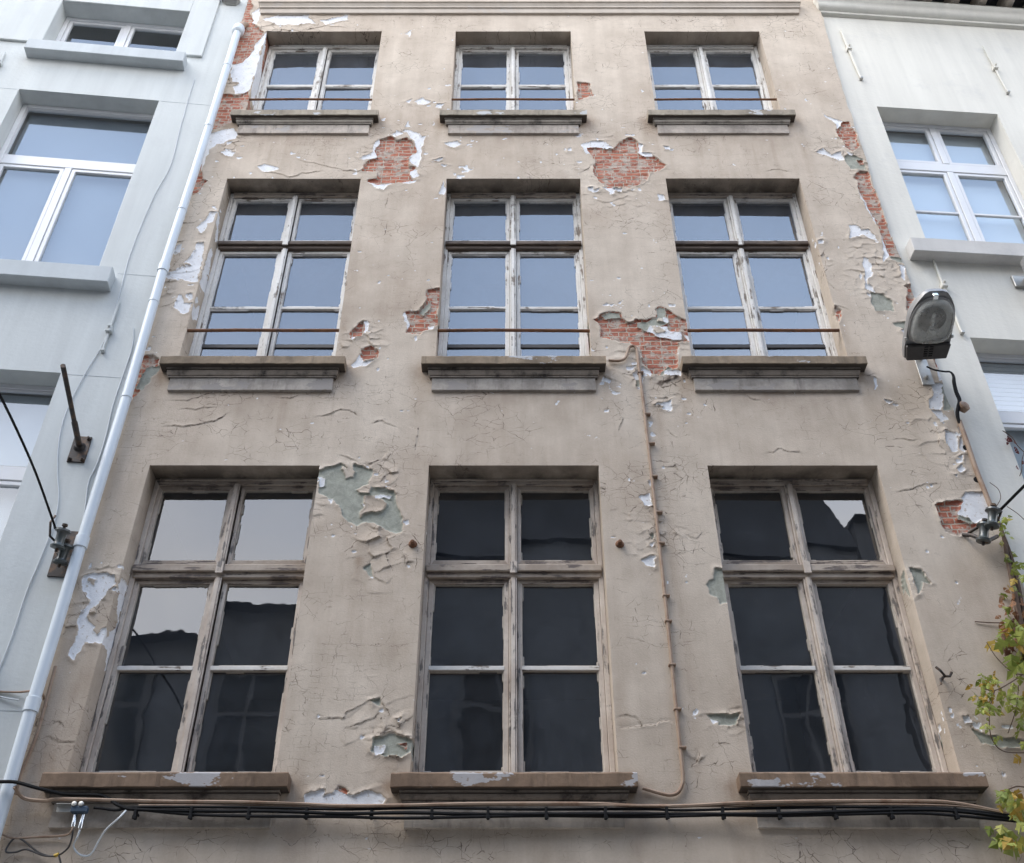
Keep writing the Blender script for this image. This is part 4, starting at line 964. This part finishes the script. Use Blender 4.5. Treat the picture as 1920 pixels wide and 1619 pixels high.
for (xa, ya, xb, yb) in ((142, 1526, 137, 1551), (157, 1526, 150, 1554)):
    a_, b_ = rel(xa, ya), rel(xb, yb); d = b_ - a_
    MB().lathe([(0, .010), (.01, .013), (d.length * .55, .013), (d.length * .6, .0145), (d.length, .0145), (d.length + .006, .006)], a_, d, 12).build('plug', M['chrome'], cx_, smooth=True)
GW = 'loose wires at the lower left corner'
cable('loose_wire', [(137, 1552, .11), (133, 1560, .10), (120, 1567, .03), (70, 1570, .02), (20, 1571, .02), (-10, 1555, .02)], .007, M['conduit'], 'brown wire running level from the left steel plug to the drainpipe', 'wire', group=GW)
cable('loose_wire', [(137, 1553, .11), (134, 1575, .09), (126, 1592, .06), (105, 1605, .04), (75, 1600, .03), (40, 1574, .02), (26, 1573, .02), (14, 1588, .02), (12, 1598, .03), (30, 1598, .02), (50, 1593, .03), (80, 1604, .03), (104, 1606, .05)], .006, M['lamp_dark'], 'dark wire looping twice below the steel plugs to a yellow tape', 'wire', group=GW)
cable('loose_wire', [(150, 1556, .11), (145, 1570, .10), (138, 1585, .06), (142, 1596, .05), (152, 1604, .04), (165, 1605, .04), (175, 1596, .05), (188, 1572, .07), (200, 1555, .10), (222, 1535, .14), (238, 1518, .09)], .006, M['beige_cable'], 'pale wire hanging in a loop from the right steel plug back up to the cables', 'wire', group=GW)
o = cable('tape_wrap', [(102, 1605, .045), (110, 1602, .048)], .012, M['yellow'], 'yellow tape wrap where two dark wires join near the lower left corner', 'tape')
cable('loose_wire', [(110, 1604, .05), (113, 1615, .05), (118, 1640, .04)], .006, M['lamp_dark'], 'short dark wire dropping straight down from the yellow tape', 'wire', group=GW)
cable('side_pipe', [(104, 1250, .02), (88, 1310, .02), (68, 1380, .02), (40, 1450, .02), (30, 1490, .02)], .011, M['conduit'], 'thin rusty pipe just right of the drainpipe near its foot', 'pipe')
GL = 'thin cables stapled to the white wall'
cable('thin_cable', [(365, 148), (355, 180), (338, 240), (320, 310), (290, 365), (262, 430), (240, 490), (222, 560), (195, 640), (160, 700), (125, 770), (110, 830), (108, 890), (110, 935), (100, 985), (75, 1050), (50, 1110), (20, 1200), (-5, 1262)], .005, M['beige_cable'], 'long thin painted cable wandering down the white wall left of the drainpipe', 'cable', 'L', .008, GL)
cable('thin_cable', [(250, 615), (248, 650), (232, 700), (212, 760), (198, 820), (182, 870), (166, 905), (160, 950), (150, 1000), (130, 1075), (105, 1150), (75, 1245), (40, 1360), (5, 1470)], .006, M['beige_cable'], 'thin cable hugging the left side of the drainpipe from mid height', 'cable', 'L', .008, GL)
cable('clamp_wire', [(-10, 1297, .01), (30, 1298, .02), (48, 1297, .06), (60, 1296, .13), (75, 1298, .13), (82, 1308, .06), (80, 1318, .03)], .008, M['conduit'], 'rusty wire clamp wrapped round the drainpipe near its foot', 'clamp', 'L')
cable('clamp_wire', [(-10, 1304, .01), (15, 1310, .02), (36, 1313, .03)], .006, M['beige_cable'], 'stub of pale wire ending left of the drainpipe clamp', 'wire', 'L')

# iron bracket pole on the left wall
pc = at3(150, 843, 'L')
ib = plane_empty('iron_wall_pole', 'dark iron rod sticking out of a bolted plate on the white left wall', 'pole', 'L')
MB().box(pc.x - .07, pc.x + .07, -.014, 0, 6.86, 7.125).build('base_plate', M['iron'], ib, .002)
e1 = at3(118, 686, 'L', 1.02); b1 = at3(149, 838, 'L', .014)
MB().tube([b1, b1.lerp(e1, .32), b1.lerp(e1, .33), e1], [.024, .024, .019, .019], 14).build('rod', M['iron'], ib, smooth=True)
MB().lathe([(0, .05), (.02, .034), (.03, .031)], b1, (0, -1, 0), 14).build('socket', M['iron'], ib, smooth=True)
for dx in (-.05, .05):
    for z in (6.885, 7.10): MB().lathe([(0, .017), (.012, .017), (.014, .009), (.03, .009)], (pc.x + dx, -.014, z), (0, -1, 0), 6).build('bolt', M['iron'], ib)

# spool insulators
def insulator(root, pl, spools, plate):
    if plate: plate.build('mount_plate', M['iron'], root, .003)
    for (p, ax) in spools:
        o = MB().lathe([(-.075, .026), (-.072, .052), (-.058, .056), (-.050, .044), (-.035, .036), (0, .034), (.035, .036), (.050, .044), (.058, .058), (.074, .054), (.078, .026)], p, ax, 20).build('spool', M['insul'], root, smooth=True)
        MB().lathe([(-.10, .012), (.10, .012), (.101, .022), (.118, .022)], p, ax, 8).build('bolt', M['iron'], o)
li = plane_empty('spool_insulator', 'pair of grey ceramic spool insulators on a plate beside the drainpipe', 'insulator', 'L')
mp = MB().box(-.255, -.10, -.012, 0, 5.79, 6.20); mp.tube([(-.16, -.01, 6.06), (-.19, -.20, 6.05)], .016, 8); mp.tube([(-.16, -.01, 5.93), (-.185, -.13, 5.93)], .016, 8)
mp.tube([(-.255, -.21, 6.20), (-.25, -.27, 6.10), (-.235, -.24, 6.0), (-.20, -.16, 5.99)], .010, 6)
A1 = at3(113, 1011, 'L', .22); A2 = at3(118, 1040, 'L', .13)
insulator(li, 'L', [(A1, (.12, -.25, 1)), (A2, (.12, -.25, 1))], mp)
cable('service_wire', [(104, 992, .24), (95, 965, .35), (60, 870, .9), (0, 742, 1.7), (-60, 640, 2.4)], .009, M['black'], 'black overhead wire leading up and away from the left insulators', 'wire', 'L')
ri = plane_empty('spool_insulator', 'pair of grey ceramic spool insulators bolted by the party wall above the vine', 'insulator', 'F')
B1 = at3(1861, 972, 'F', .20); B2 = at3(1845, 1000, 'F', .11)
mp = MB(); mp.tube([at3(1805, 1003, 'F', .0), at3(1822, 1004, 'F', .06), at3(1838, 1010, 'F', .10)], .016, 8); mp.tube([at3(1815, 1000, 'F', .0), at3(1835, 988, 'F', .07), at3(1845, 984, 'F', .11)], .013, 8)
mp.tube([at3(1838, 1012, 'F', .10), at3(1850, 1016, 'F', .10), at3(1870, 1006, 'F', .03)], .016, 8); mp.tube([at3(1845, 984, 'F', .11), at3(1862, 988, 'F', .15), at3(1872, 975, 'F', .2), at3(1878, 958, 'F', .22)], .009, 6)
insulator(ri, 'F', [(B1, (.28, -.2, 1)), (B2, (.28, -.2, 1))], mp)
cable('service_wire', [(1876, 956, .22), (1886, 946, .3), (1920, 912, .6), (1990, 845, 1.2)], .011, M['black'], 'black overhead wire leading up to the right from the right insulators', 'wire', 'F')

# rusty anchor heads either side of the lowest middle window
for (x, y, lb) in ((774, 1021, 'left'), (1162, 1021, 'right')):
    q = at3(x, y)
    o = MB().lathe([(.0, .034), (.012, .03), (.02, .017), (.045, .016), (.05, .010)], (0, 0, 0), (0, -1, 0), 12).build('anchor_bolt', M['rust'], None, smooth=True, loc=(q.x, .0, q.z))
    tag(o, f'rusty anchor bolt head in the plaster on the {lb} of the lowest middle window', 'bolt', 'rusty anchor bolts')

# wall ties on the white walls
def tie(pl, pts, label, r=.016, m='white_r', knob=.55):
    o0 = at3(*pts[0], pl, .02); P = [at3(*p, pl, .02) - o0 for p in pts]
    t = bpy.data.objects.new('wall_tie', None); C.objects.link(t)
    ox, oy, an = PL[pl]; t.location = Matrix.Translation((ox, oy, 0)) @ Matrix.Rotation(an, 4, 'Z') @ o0; t.rotation_euler = (0, 0, an)
    tag(t, label, 'wall tie', 'iron wall ties')
    d = P[-1] - P[0]; L = d.length; M_ = MB()
    M_.tube([P[0], P[0] + d * .25, P[0] + d * .5, P[0] + d * .75, P[-1]], [r * .7, r, r * .95, r, r * .8], 6).build('bar', M[m], t)
    k = P[0] + d * knob
    MB().box(k.x - .028, k.x + .028, -.032, .02, k.z - .03, k.z + .03).tube([k + Vector((0, -.03, .02)), k + Vector((0, -.03, .02)) + Vector((0, -.025, 0))], .014, 6).build('key', M[m], t, .004)
    q = P[-1]; MB().box(q.x - .014, q.x + .02, -.02, .02, q.z - .028, q.z).build('foot', M['galv'] if pl == 'R' else M[m], t, .003)
tie('R', [(1576, 56), (1614, 146)], 'painted iron wall tie with key, highest on the white wall nearest the beige house', knob=.42)
tie('R', [(1843, 87), (1889, 172)], 'slim painted wall tie above the right edge of the gridded window', .011, knob=.5)
tie('R', [(1750, 487), (1803, 622)], 'painted wall tie running behind the street lamp', .015, knob=.38)
tie('L', [(224, 565), (193, 655)], 'painted wall tie on the left wall between two thin cables', .012, 'white_l', .62)
tie('L', [(10, 98), (-8, 135)], 'painted wall tie cut by the left edge beside the top left window', .012, 'white_l', .6)

# small floodlight at the right edge
fx = at3(1912, 520, 'R', .05)
fl = plane_empty('wall_floodlight', 'small grey floodlight bracket on the white wall at the right edge', 'floodlight', 'R')
MB().box(fx.x - .06, fx.x + .10, -.03, 0, 9.02, 9.17).build('base', M['galv'], fl, .006)
MB().tube([(fx.x + .07, -.03, 9.10), (fx.x + .07, -.14, 9.12)], .035, 10).build('arm', M['galv'], fl, smooth=True)
MB().box(fx.x - .02, fx.x + .24, -.30, -.14, 9.05, 9.22).build('head', M['lamp_grey'], fl, .02, seg=2)

# ------------------------------------------------------------------ street lamp
def street_lamp():
    root = plane_empty('street_lamp', 'grey street lamp with a dusty glass bowl on a steel bracket at the party wall', 'street lamp', 'F')
    n0 = at3(1734, 668, 'F', .17); f0 = at3(1754, 556, 'F', .72)
    l = (f0 - n0); L = l.length; l.normalize()
    w = Vector((1, 0, 0)); w = (w - l * w.dot(l)).normalized(); h = w.cross(l); h = h if h.z > 0 else -h
    T = lambda a, b, c: n0 + l * a + w * b + h * c
    def loft(rings, name, m, cap=True, **k):
        b = MB(); n = len(rings[0])
        for r in rings: b.v += [tuple(p) for p in r]
        for i in range(len(rings) - 1):
            for j in range(n): b.f.append((i * n + j, i * n + (j + 1) % n, (i + 1) * n + (j + 1) % n, (i + 1) * n + j))
        if cap: b.f.append(tuple(range(n))[::-1]); b.f.append(tuple((len(rings) - 1) * n + j for j in range(n)))
        return b.build(name, m, root, smooth=True, **k)
    # outline of the body in plan: straight sides, rounded far end
    def hw(t): return .190 * (1 - max(0, (t - .55) / .45) ** 2.4 * .42)
    rings = []
    N = 13
    for i in range(N):
        t = i / (N - 1); a = L * (t * 1.02); W = hw(t) * (.93 + .07 * min(1, t / .15)); top = .135 * (1 - .45 * max(0, (t - .6) / .4) ** 2) * (.75 + .25 * min(1, t / .1))
        ring = [T(a, -W, -.012), T(a, -W * 1.02, .03), T(a, -W * .93, top * .72), T(a, -W * .62, top * .97), T(a, 0, top), T(a, W * .62, top * .97), T(a, W * .93, top * .72), T(a, W * 1.02, .03), T(a, W, -.012), T(a, W * .9, -.004), T(a, 0, -.002), T(a, -W * .9, -.004)]
        rings.append(ring)
    e = rings[-1]; c = sum(e, Vector()) / len(e); rings.append([c + (p - c) * .82 + l * .022 for p in e]); rings.append([c + (p - c) * .5 + l * .032 for p in e])
    hs = loft(rings, 'housing', M['lamp_grey'])
    # dark gear cover nearest the wall
    b = MB(); z0, z1 = -.055, -.004
    b.v = [tuple(T(a, s * ww, c)) for (a, ww) in ((-.006, .168), (L * .235, .186)) for s in (-1, 1) for c in (z0, z1)]
    b.f = [(0, 1, 3, 2), (4, 6, 7, 5), (0, 4, 5, 1), (2, 3, 7, 6), (0, 2, 6, 4), (1, 5, 7, 3)]
    gc = b.build('gear_cover', M['lamp_dark'], root, .008)
    b = MB()
    for i in range(5):
        for s in (-1, 1):
            a = .03 + .022 * i; q = [T(a + da, s * .022 + dx, z0 - cc) for da in (0, .010) for dx in (-.015, .015) for cc in (-.001, .004)]
            b.add(q, [(0, 1, 3, 2), (4, 6, 7, 5), (0, 4, 5, 1), (2, 3, 7, 6), (0, 2, 6, 4), (1, 5, 7, 3)])
    b.build('vent', M['black'], gc)
    # rim, reflector, lamp tube, glass bowl
    def outline(a0, a1, W, k=28):
        o = []
        for j in range(k):
            th = 2 * math.pi * j / k; cx, sx = math.cos(th), math.sin(th)
            pw = .55 if cx < 0 else .75
            o.append(((a0 + a1) / 2 + (a1 - a0) / 2 * math.copysign(abs(cx) ** pw, cx), W * math.copysign(abs(sx) ** .6, sx) * (1 - .22 * max(0, cx))))
        return o
    a0, a1 = L * .245, L * 1.0
    o1 = outline(a0, a1, .186); o2 = outline(a0 + .014, a1 - .014, .170)
    rim = [[T(a, b_, -.004) for a, b_ in o1], [T(a, b_, -.026) for a, b_ in o1], [T(a, b_, -.030) for a, b_ in o2], [T(a, b_, -.004) for a, b_ in o2]]
    b = MB(); n = len(o1)
    for r in rim: b.v += [tuple(p) for p in r]
    for i in range(3):
        for j in range(n): b.f.append((i * n + j, i * n + (j + 1) % n, (i + 1) * n + (j + 1) % n, (i + 1) * n + j))
    b.build('rim', M['lamp_grey'], root, smooth=True)
    def dish(d0, prof, name, m, par):
        b = MB(); cc = ((a0 + a1) / 2, 0)
        for (s, c) in prof:
            b.v += [tuple(T(cc[0] + (a - cc[0]) * s, b_ * s, c)) for a, b_ in o2]
        for i in range(len(prof) - 1):
            for j in range(n): b.f.append((i * n + j, i * n + (j + 1) % n, (i + 1) * n + (j + 1) % n, (i + 1) * n + j))
        b.f.append(tuple((len(prof) - 1) * n + j for j in range(n)))
        return b.build(name, m, par, smooth=True, fix=False)
    dish(0, [(.99, -.008), (.82, -.009), (.80, -.012), (.62, -.0035), (.4, -.003), (.1, -.0028)], 'reflector', M['reflector'], root)
    b = MB(); cc = T(L * .66, 0, -.016)
    b.v = []; rings = []
    for i in range(9):
        t = -1 + 2 * i / 8; rr = math.sqrt(max(0.02, 1 - t * t)); rings.append([T(L * .64 + t * L * .21,   .115 * rr * math.cos(q), -.015 - .006 * rr + .004 * math.sin(q)) for q in [2 * math.pi * j / 16 for j in range(16)]])
    loft(rings, 'reflector_well', M['lamp_dark'])
    MB().tube([T(L * .42, 0, -.035), T(L * .50, 0, -.035), T(L * .505, 0, -.035), T(L * .75, 0, -.035)], [.032, .032, .016, .014], 12).build('lamp_tube', M['reflector'], root, smooth=True)
    dish(0, [(1.0, -.028), (.985, -.060), (.93, -.082), (.80, -.094), (.5, -.100), (.1, -.102)], 'glass_bowl', M['lampglass'], root)
    MB().add([T(L * .97 + da, dx - .01, c) for da in (0, .05) for dx in (-.022, .022) for c in (-.04, .03)], [(0, 1, 3, 2), (4, 6, 7, 5), (0, 4, 5, 1), (2, 3, 7, 6), (0, 2, 6, 4), (1, 5, 7, 3)]).build('latch', M['chrome'], root, .004)
    for s in (-1, 1): MB().lathe([(0, .018), (.016, .016), (.018, .006)], T(L * .33, s * .186, -.012), w * s, 10).build('hinge_screw', M['galv'], root)
    # bracket on the wall
    pl0, pl1 = at3(1731, 722, 'F', .008), at3(1716, 640, 'F', .008)
    px = (pl0.x + pl1.x) / 2 + .02
    MB().box(px - .052, px + .052, -.012, .0, 7.68, 8.22).build('wall_plate', M['galv'], root, .002)
    MB().tube([Vector((px, -.012, 8.0)), Vector((px, -.10, 8.02)), n0 + h * .05 + l * .05], .032, 12).build('arm', M['galv'], root, smooth=True)
    MB().lathe([(0, .02), (.01, .02), (.012, .011), (.026, .011)], (px, -.012, 7.76), (0, -1, 0), 6).build('bolt', M['galv'], root)
street_lamp()
cable('lamp_cable', [(1738, 688, .10), (1752, 694, .05), (1770, 697, .03), (1782, 698, .03), (1788, 706, .03), (1789, 718, .03), (1793, 735, .03), (1799, 750, .04), (1797, 762, .05), (1795, 775, .04), (1797, 787, .03), (1802, 800, .02)], [.008, .008, .008, .016, .017, .017, .016, .012], M['black'], 'black cable curling from the street lamp down the party wall', 'cable')
cable('wall_pipe', [(1799, 790, .02), (1815, 835, .02), (1832, 885, .02), (1848, 925, .02), (1862, 962, .02)], .02, M['conduit'], 'painted brown pipe beside the party wall under the street lamp', 'pipe')
q = at3(1805, 765, 'F', .03)
o = MB().lathe([(-.03, .02), (-.02, .045), (.03, .05), (.045, .03)], (0, 0, 0), (.5, -1, .2), 10).build('broken_fitting', M['conduit'], None, smooth=True, loc=q)
tag(o, 'broken rusty pipe fitting by the lamp cable at the party wall', 'fitting')
for (x, y, lb) in ((1812, 840, 'smaller dark socket hole cap just below the broken white plaster'), (1832, 900, 'larger dark socket hole cap lower beside the brown pipe')):
    q = at3(x, y, 'F', .0)
    o = MB().lathe([(0, .03), (.006, .026), (.008, .01)], (0, 0, 0), (0, -1, 0), 9).build('hole_cap', M['black'], None, loc=q); tag(o, lb, 'cap', 'dark caps by the party wall')
q = at3(1768, 1272, 'F', .02)
hk = MB(); hk.tube([(0, .02, 0), (0, -.04, 0), (-.03, -.06, .03), (-.05, -.05, .06)], .009, 6); hk.tube([(0, -.03, 0), (.03, -.05, -.01), (.05, -.05, .02)], .010, 6); hk.tube([(0, -.03, .0), (-.04, -.05, -.03), (-.045, -.05, -.07)], .008, 6)
o = hk.build('iron_hook', M['iron'], None, smooth=True, loc=q); tag(o, 'rusty shutter hook in the plaster right of the lowest right window', 'hook')

# ------------------------------------------------------------------ vine at the lower right
LEAF = [(0, 0), (.18, .10), (.42, .16), (.34, .30), (.52, .48), (.30, .52), (.18, .70), (0, 1.0), (-.18, .70), (-.30, .52), (-.52, .48), (-.34, .30), (-.42, .16), (-.18, .10)]
OVAL = [(0, 0), (.16, .12), (.26, .34), (.24, .58), (.12, .84), (0, 1.0), (-.12, .84), (-.24, .58), (-.26, .34), (-.16, .12)]
def leaf(b, p, size, rng, shape=LEAF, down=True):
    th = rng.uniform(-70, 70) + (180 if down else 0)
    Mx = Matrix.Translation(p) @ Matrix.Rotation(R(th), 4, 'Y') @ Matrix.Rotation(R(rng.uniform(-50, 30)), 4, 'X') @ Matrix.Rotation(R(rng.uniform(-45, 45)), 4, 'Z') @ Matrix.Scale(size, 4)
    fo = rng.uniform(.15, .5); cu = rng.uniform(-.3, .3)
    vs_ = [Mx @ Vector((x, abs(x) * fo + cu * z * z, z)) for x, z in shape]; n = len(vs_)
    mid = [Mx @ Vector((0, cu * .3 * .3, .3)), Mx @ Vector((0, cu * .36, .6))]
    k = len(b.v); b.v += [tuple(v) for v in vs_ + mid]
    h = n // 2
    for i in range(n):
        j = (i + 1) % n
        zc = (shape[i][1] + shape[j][1]) / 2
        b.f.append((k + i, k + j, k + n + (0 if zc < .45 else 1)))
    b.f.append((k + n, k + n + 1, k + (n // 2 - 2))); b.f.append((k + n + 1, k + n, k + (n - (n // 2 - 2))))
def vine(root_name, label, stems, clusters, seed, matkey, pl, group=None):
    rng = random.Random(seed)
    v = plane_empty(root_name, label, 'vine', pl, group)
    b = MB()
    for (pts, r) in stems:
        b.tube([at3(x, y, pl, o) for x, y, o in pts], r, 6, smooth=5)
    b.build('stem', M['bark'], v, smooth=True)
    by = {}
    for (cx, cy, sx, sy, n, size, off, key, shape) in clusters:
        fb = by.setdefault(key or matkey, MB())
        for i in range(int(n * 1.25)):
            x, y = rng.gauss(cx, sx), rng.gauss(cy, sy)
            leaf(fb, at3(x, y, pl, max(.015, rng.uniform(off * .3, off * 1.3))), size * rng.uniform(.6, 1.25), rng, shape)
    for k, fb in by.items(): fb.build('foliage', M[k], v, fix=False)
vine('climbing_vine', 'leafy green and yellow climbing vine at the lower right corner', [
    ([(1866, 962, .02), (1880, 1000, .03), (1890, 1050, .04), (1900, 1100, .05), (1915, 1180, .05), (1930, 1280, .05), (1935, 1400, .05), (1935, 1700, .05)], [.010, .02, .028, .032]),
    ([(1872, 985, .02), (1888, 1020, .03), (1905, 1080, .04), (1922, 1170, .04)], [.006, .016, .02]),
    ([(1925, 1260, .08), (1895, 1280, .14), (1865, 1295, .18), (1840, 1290, .2)], .004), ([(1925, 1265, .08), (1900, 1262, .14), (1870, 1235, .16), (1850, 1205, .16)], .003), ([(1912, 1275, .10), (1885, 1230, .12), (1880, 1190, .14)], .0025),
    ([(1865, 1296, .16), (1856, 1330, .14), (1856, 1370, .10), (1865, 1395, .06), (1885, 1410, .03), (1925, 1412, .03)], .0035), ([(1910, 1285, .10), (1905, 1330, .08), (1890, 1375, .04)], .003),
    ([(1935, 1480, .08), (1905, 1475, .08), (1875, 1490, .1)], .005), ([(1883, 1168, .02), (1860, 1168, .015), (1828, 1166, .008)], .0045), ([(1856, 905, .02), (1872, 918, .05), (1876, 935, .05), (1868, 950, .03)], .003), ([(1888, 950, .03), (1910, 965, .04), (1930, 985, .04)], .003)],
    [(1894, 1150, 10, 28, 26, .075, .12, 'leaf_dry', OVAL), (1903, 1180, 10, 16, 16, .11, .16, None, LEAF), (1880, 1200, 12, 7, 7, .11, .16, None, LEAF), (1912, 1235, 8, 12, 12, .12, .18, None, LEAF), (1905, 1080, 8, 14, 8, .075, .1, None, LEAF),
     (1890, 1030, 9, 20, 7, .065, .08, None, LEAF), (1878, 975, 10, 10, 5, .06, .06, None, LEAF), (1862, 1280, 16, 12, 30, .060, .2, None, OVAL), (1838, 1300, 10, 12, 16, .062, .2, None, OVAL), (1842, 1325, 8, 8, 9, .06, .18, None, OVAL), (1866, 1325, 8, 8, 9, .06, .16, None, OVAL),
     (1893, 1305, 7, 8, 7, .085, .14, None, OVAL), (1846, 1357, 6, 5, 6, .055, .14, None, OVAL), (1870, 1385, 5, 6, 7, .05, .1, None, OVAL), (1888, 1490, 10, 8, 12, .07, .1, None, LEAF), (1908, 1515, 10, 14, 30, .085, .16, None, LEAF), (1878, 1555, 8, 10, 7, .10, .16, None, LEAF), (1905, 1570, 12, 10, 9, .11, .18, None, LEAF), (1915, 1300, 6, 60, 16, .08, .12, None, LEAF), (1885, 1130, 5, 20, 5, .07, .1, None, LEAF)], 5, 'leaf', 'F')
vine('creeper_twig', 'bare creeper twig with a few dark red leaves across the lower right window', [
    ([(1880, 808, .02), (1897, 820, .03), (1908, 836, .04), (1922, 850, .04)], .004), ([(1921, 845, .04), (1916, 865, .04), (1916, 880, .03), (1912, 893, .02)], .0035)],
    [(1889, 822, 2, 4, 4, .05, .05, None, OVAL), (1898, 826, 3, 2, 2, .05, .05, None, OVAL), (1903, 843, 2, 2, 2, .05, .05, None, OVAL), (1916, 863, 1, 2, 1, .04, .04, None, OVAL), (1906, 874, 2, 2, 2, .045, .04, None, OVAL)], 9, 'leaf_red', 'R')

# ------------------------------------------------------------------ the other side of the street (middle houses mirrored in the lowest windows, end blocks unseen)
def opp_house(x0, x1, y, ze, zr, m, label, gable=False):
    h = empty('opposite_house', label, 'house', (x0, y, 0), 0, 'houses across the street')
    W = x1 - x0
    b = MB(); b.box(0, W, -8, 0, 0, ze); b.build('wall', m, h)
    r = MB()
    if gable: r.add([(W * q, yy, ze + (zr - ze) * math.sin(math.pi * q) ** .5) for q in [i / 14 for i in range(15)] for yy in (.15, -8)], [tuple(range(0, 30, 2)), tuple(range(29, 0, -2))] + [(2 * i, 2 * i + 1, 2 * i + 3, 2 * i + 2) for i in range(14)])
    else: r.add([(-.05, .3, ze), (W + .05, .3, ze), (W + .05, -4, zr), (-.05, -4, zr), (-.05, -8, ze), (W + .05, -8, ze)], [(0, 1, 2, 3), (2, 5, 4, 3), (0, 3, 4), (1, 5, 2), (0, 4, 5, 1)])
    ro = r.build('roof', M['slate'], h)
    MB().box(W * .7, W * .7 + .6, -4.3, -3.6, ze, zr + .9).build('chimney', M['opp_b'], ro)
    n = max(2, int(W / 2.1))
    for k in range(n):
        for z in (1.0, 4.6, 8.0):
            if z + 2.3 < ze:
                xx = W * (k + .5) / n
                f = MB().box(xx - .62, xx + .62, -.02, .06, z, z + 2.2); w = f.build('window', M['opp_trim'], h)
                g = MB()
                for (p, q) in ((-.54, -.04), (.04, .54)):
                    g.box(xx + p, xx + q, .06, .068, z + .1, z + 1.35); g.box(xx + p, xx + q, .06, .068, z + 1.45, z + 2.1)
                g.build('glass', M['opp_glass'], w)
OY = -9.7
opp_house(-30, -11.6, OY, 16.5, 18.0, M['opp_b'], 'long dark block mirrored at the far left of the lowest left window')  # unseen end block, its height invented to block low skylight
opp_house(-11.5, -5.4, OY, 10.55, 11.0, M['opp_a'], 'low grey house across the street mirrored in the left panes of the lowest left window')
opp_house(-5.3, -1.9, OY, 11.15, 11.9, M['opp_a'], 'grey house across the street mirrored in the right panes of the lowest left window')
opp_house(-1.8, 6.55, OY, 12.6, 15.9, M['opp_b'], 'tall dark house with a curved roof across the street mirrored in the lowest middle window', True)
opp_house(6.65, 9.4, OY, 13.3, 13.9, M['opp_a'], 'grey house across the street mirrored in the right pane of the lowest right window')
opp_house(9.5, 30, OY, 16.5, 18.0, M['opp_b'], 'long dark block across the street beyond the right edge of the reflections')  # also unseen, raised to keep low skylight off the lower wall
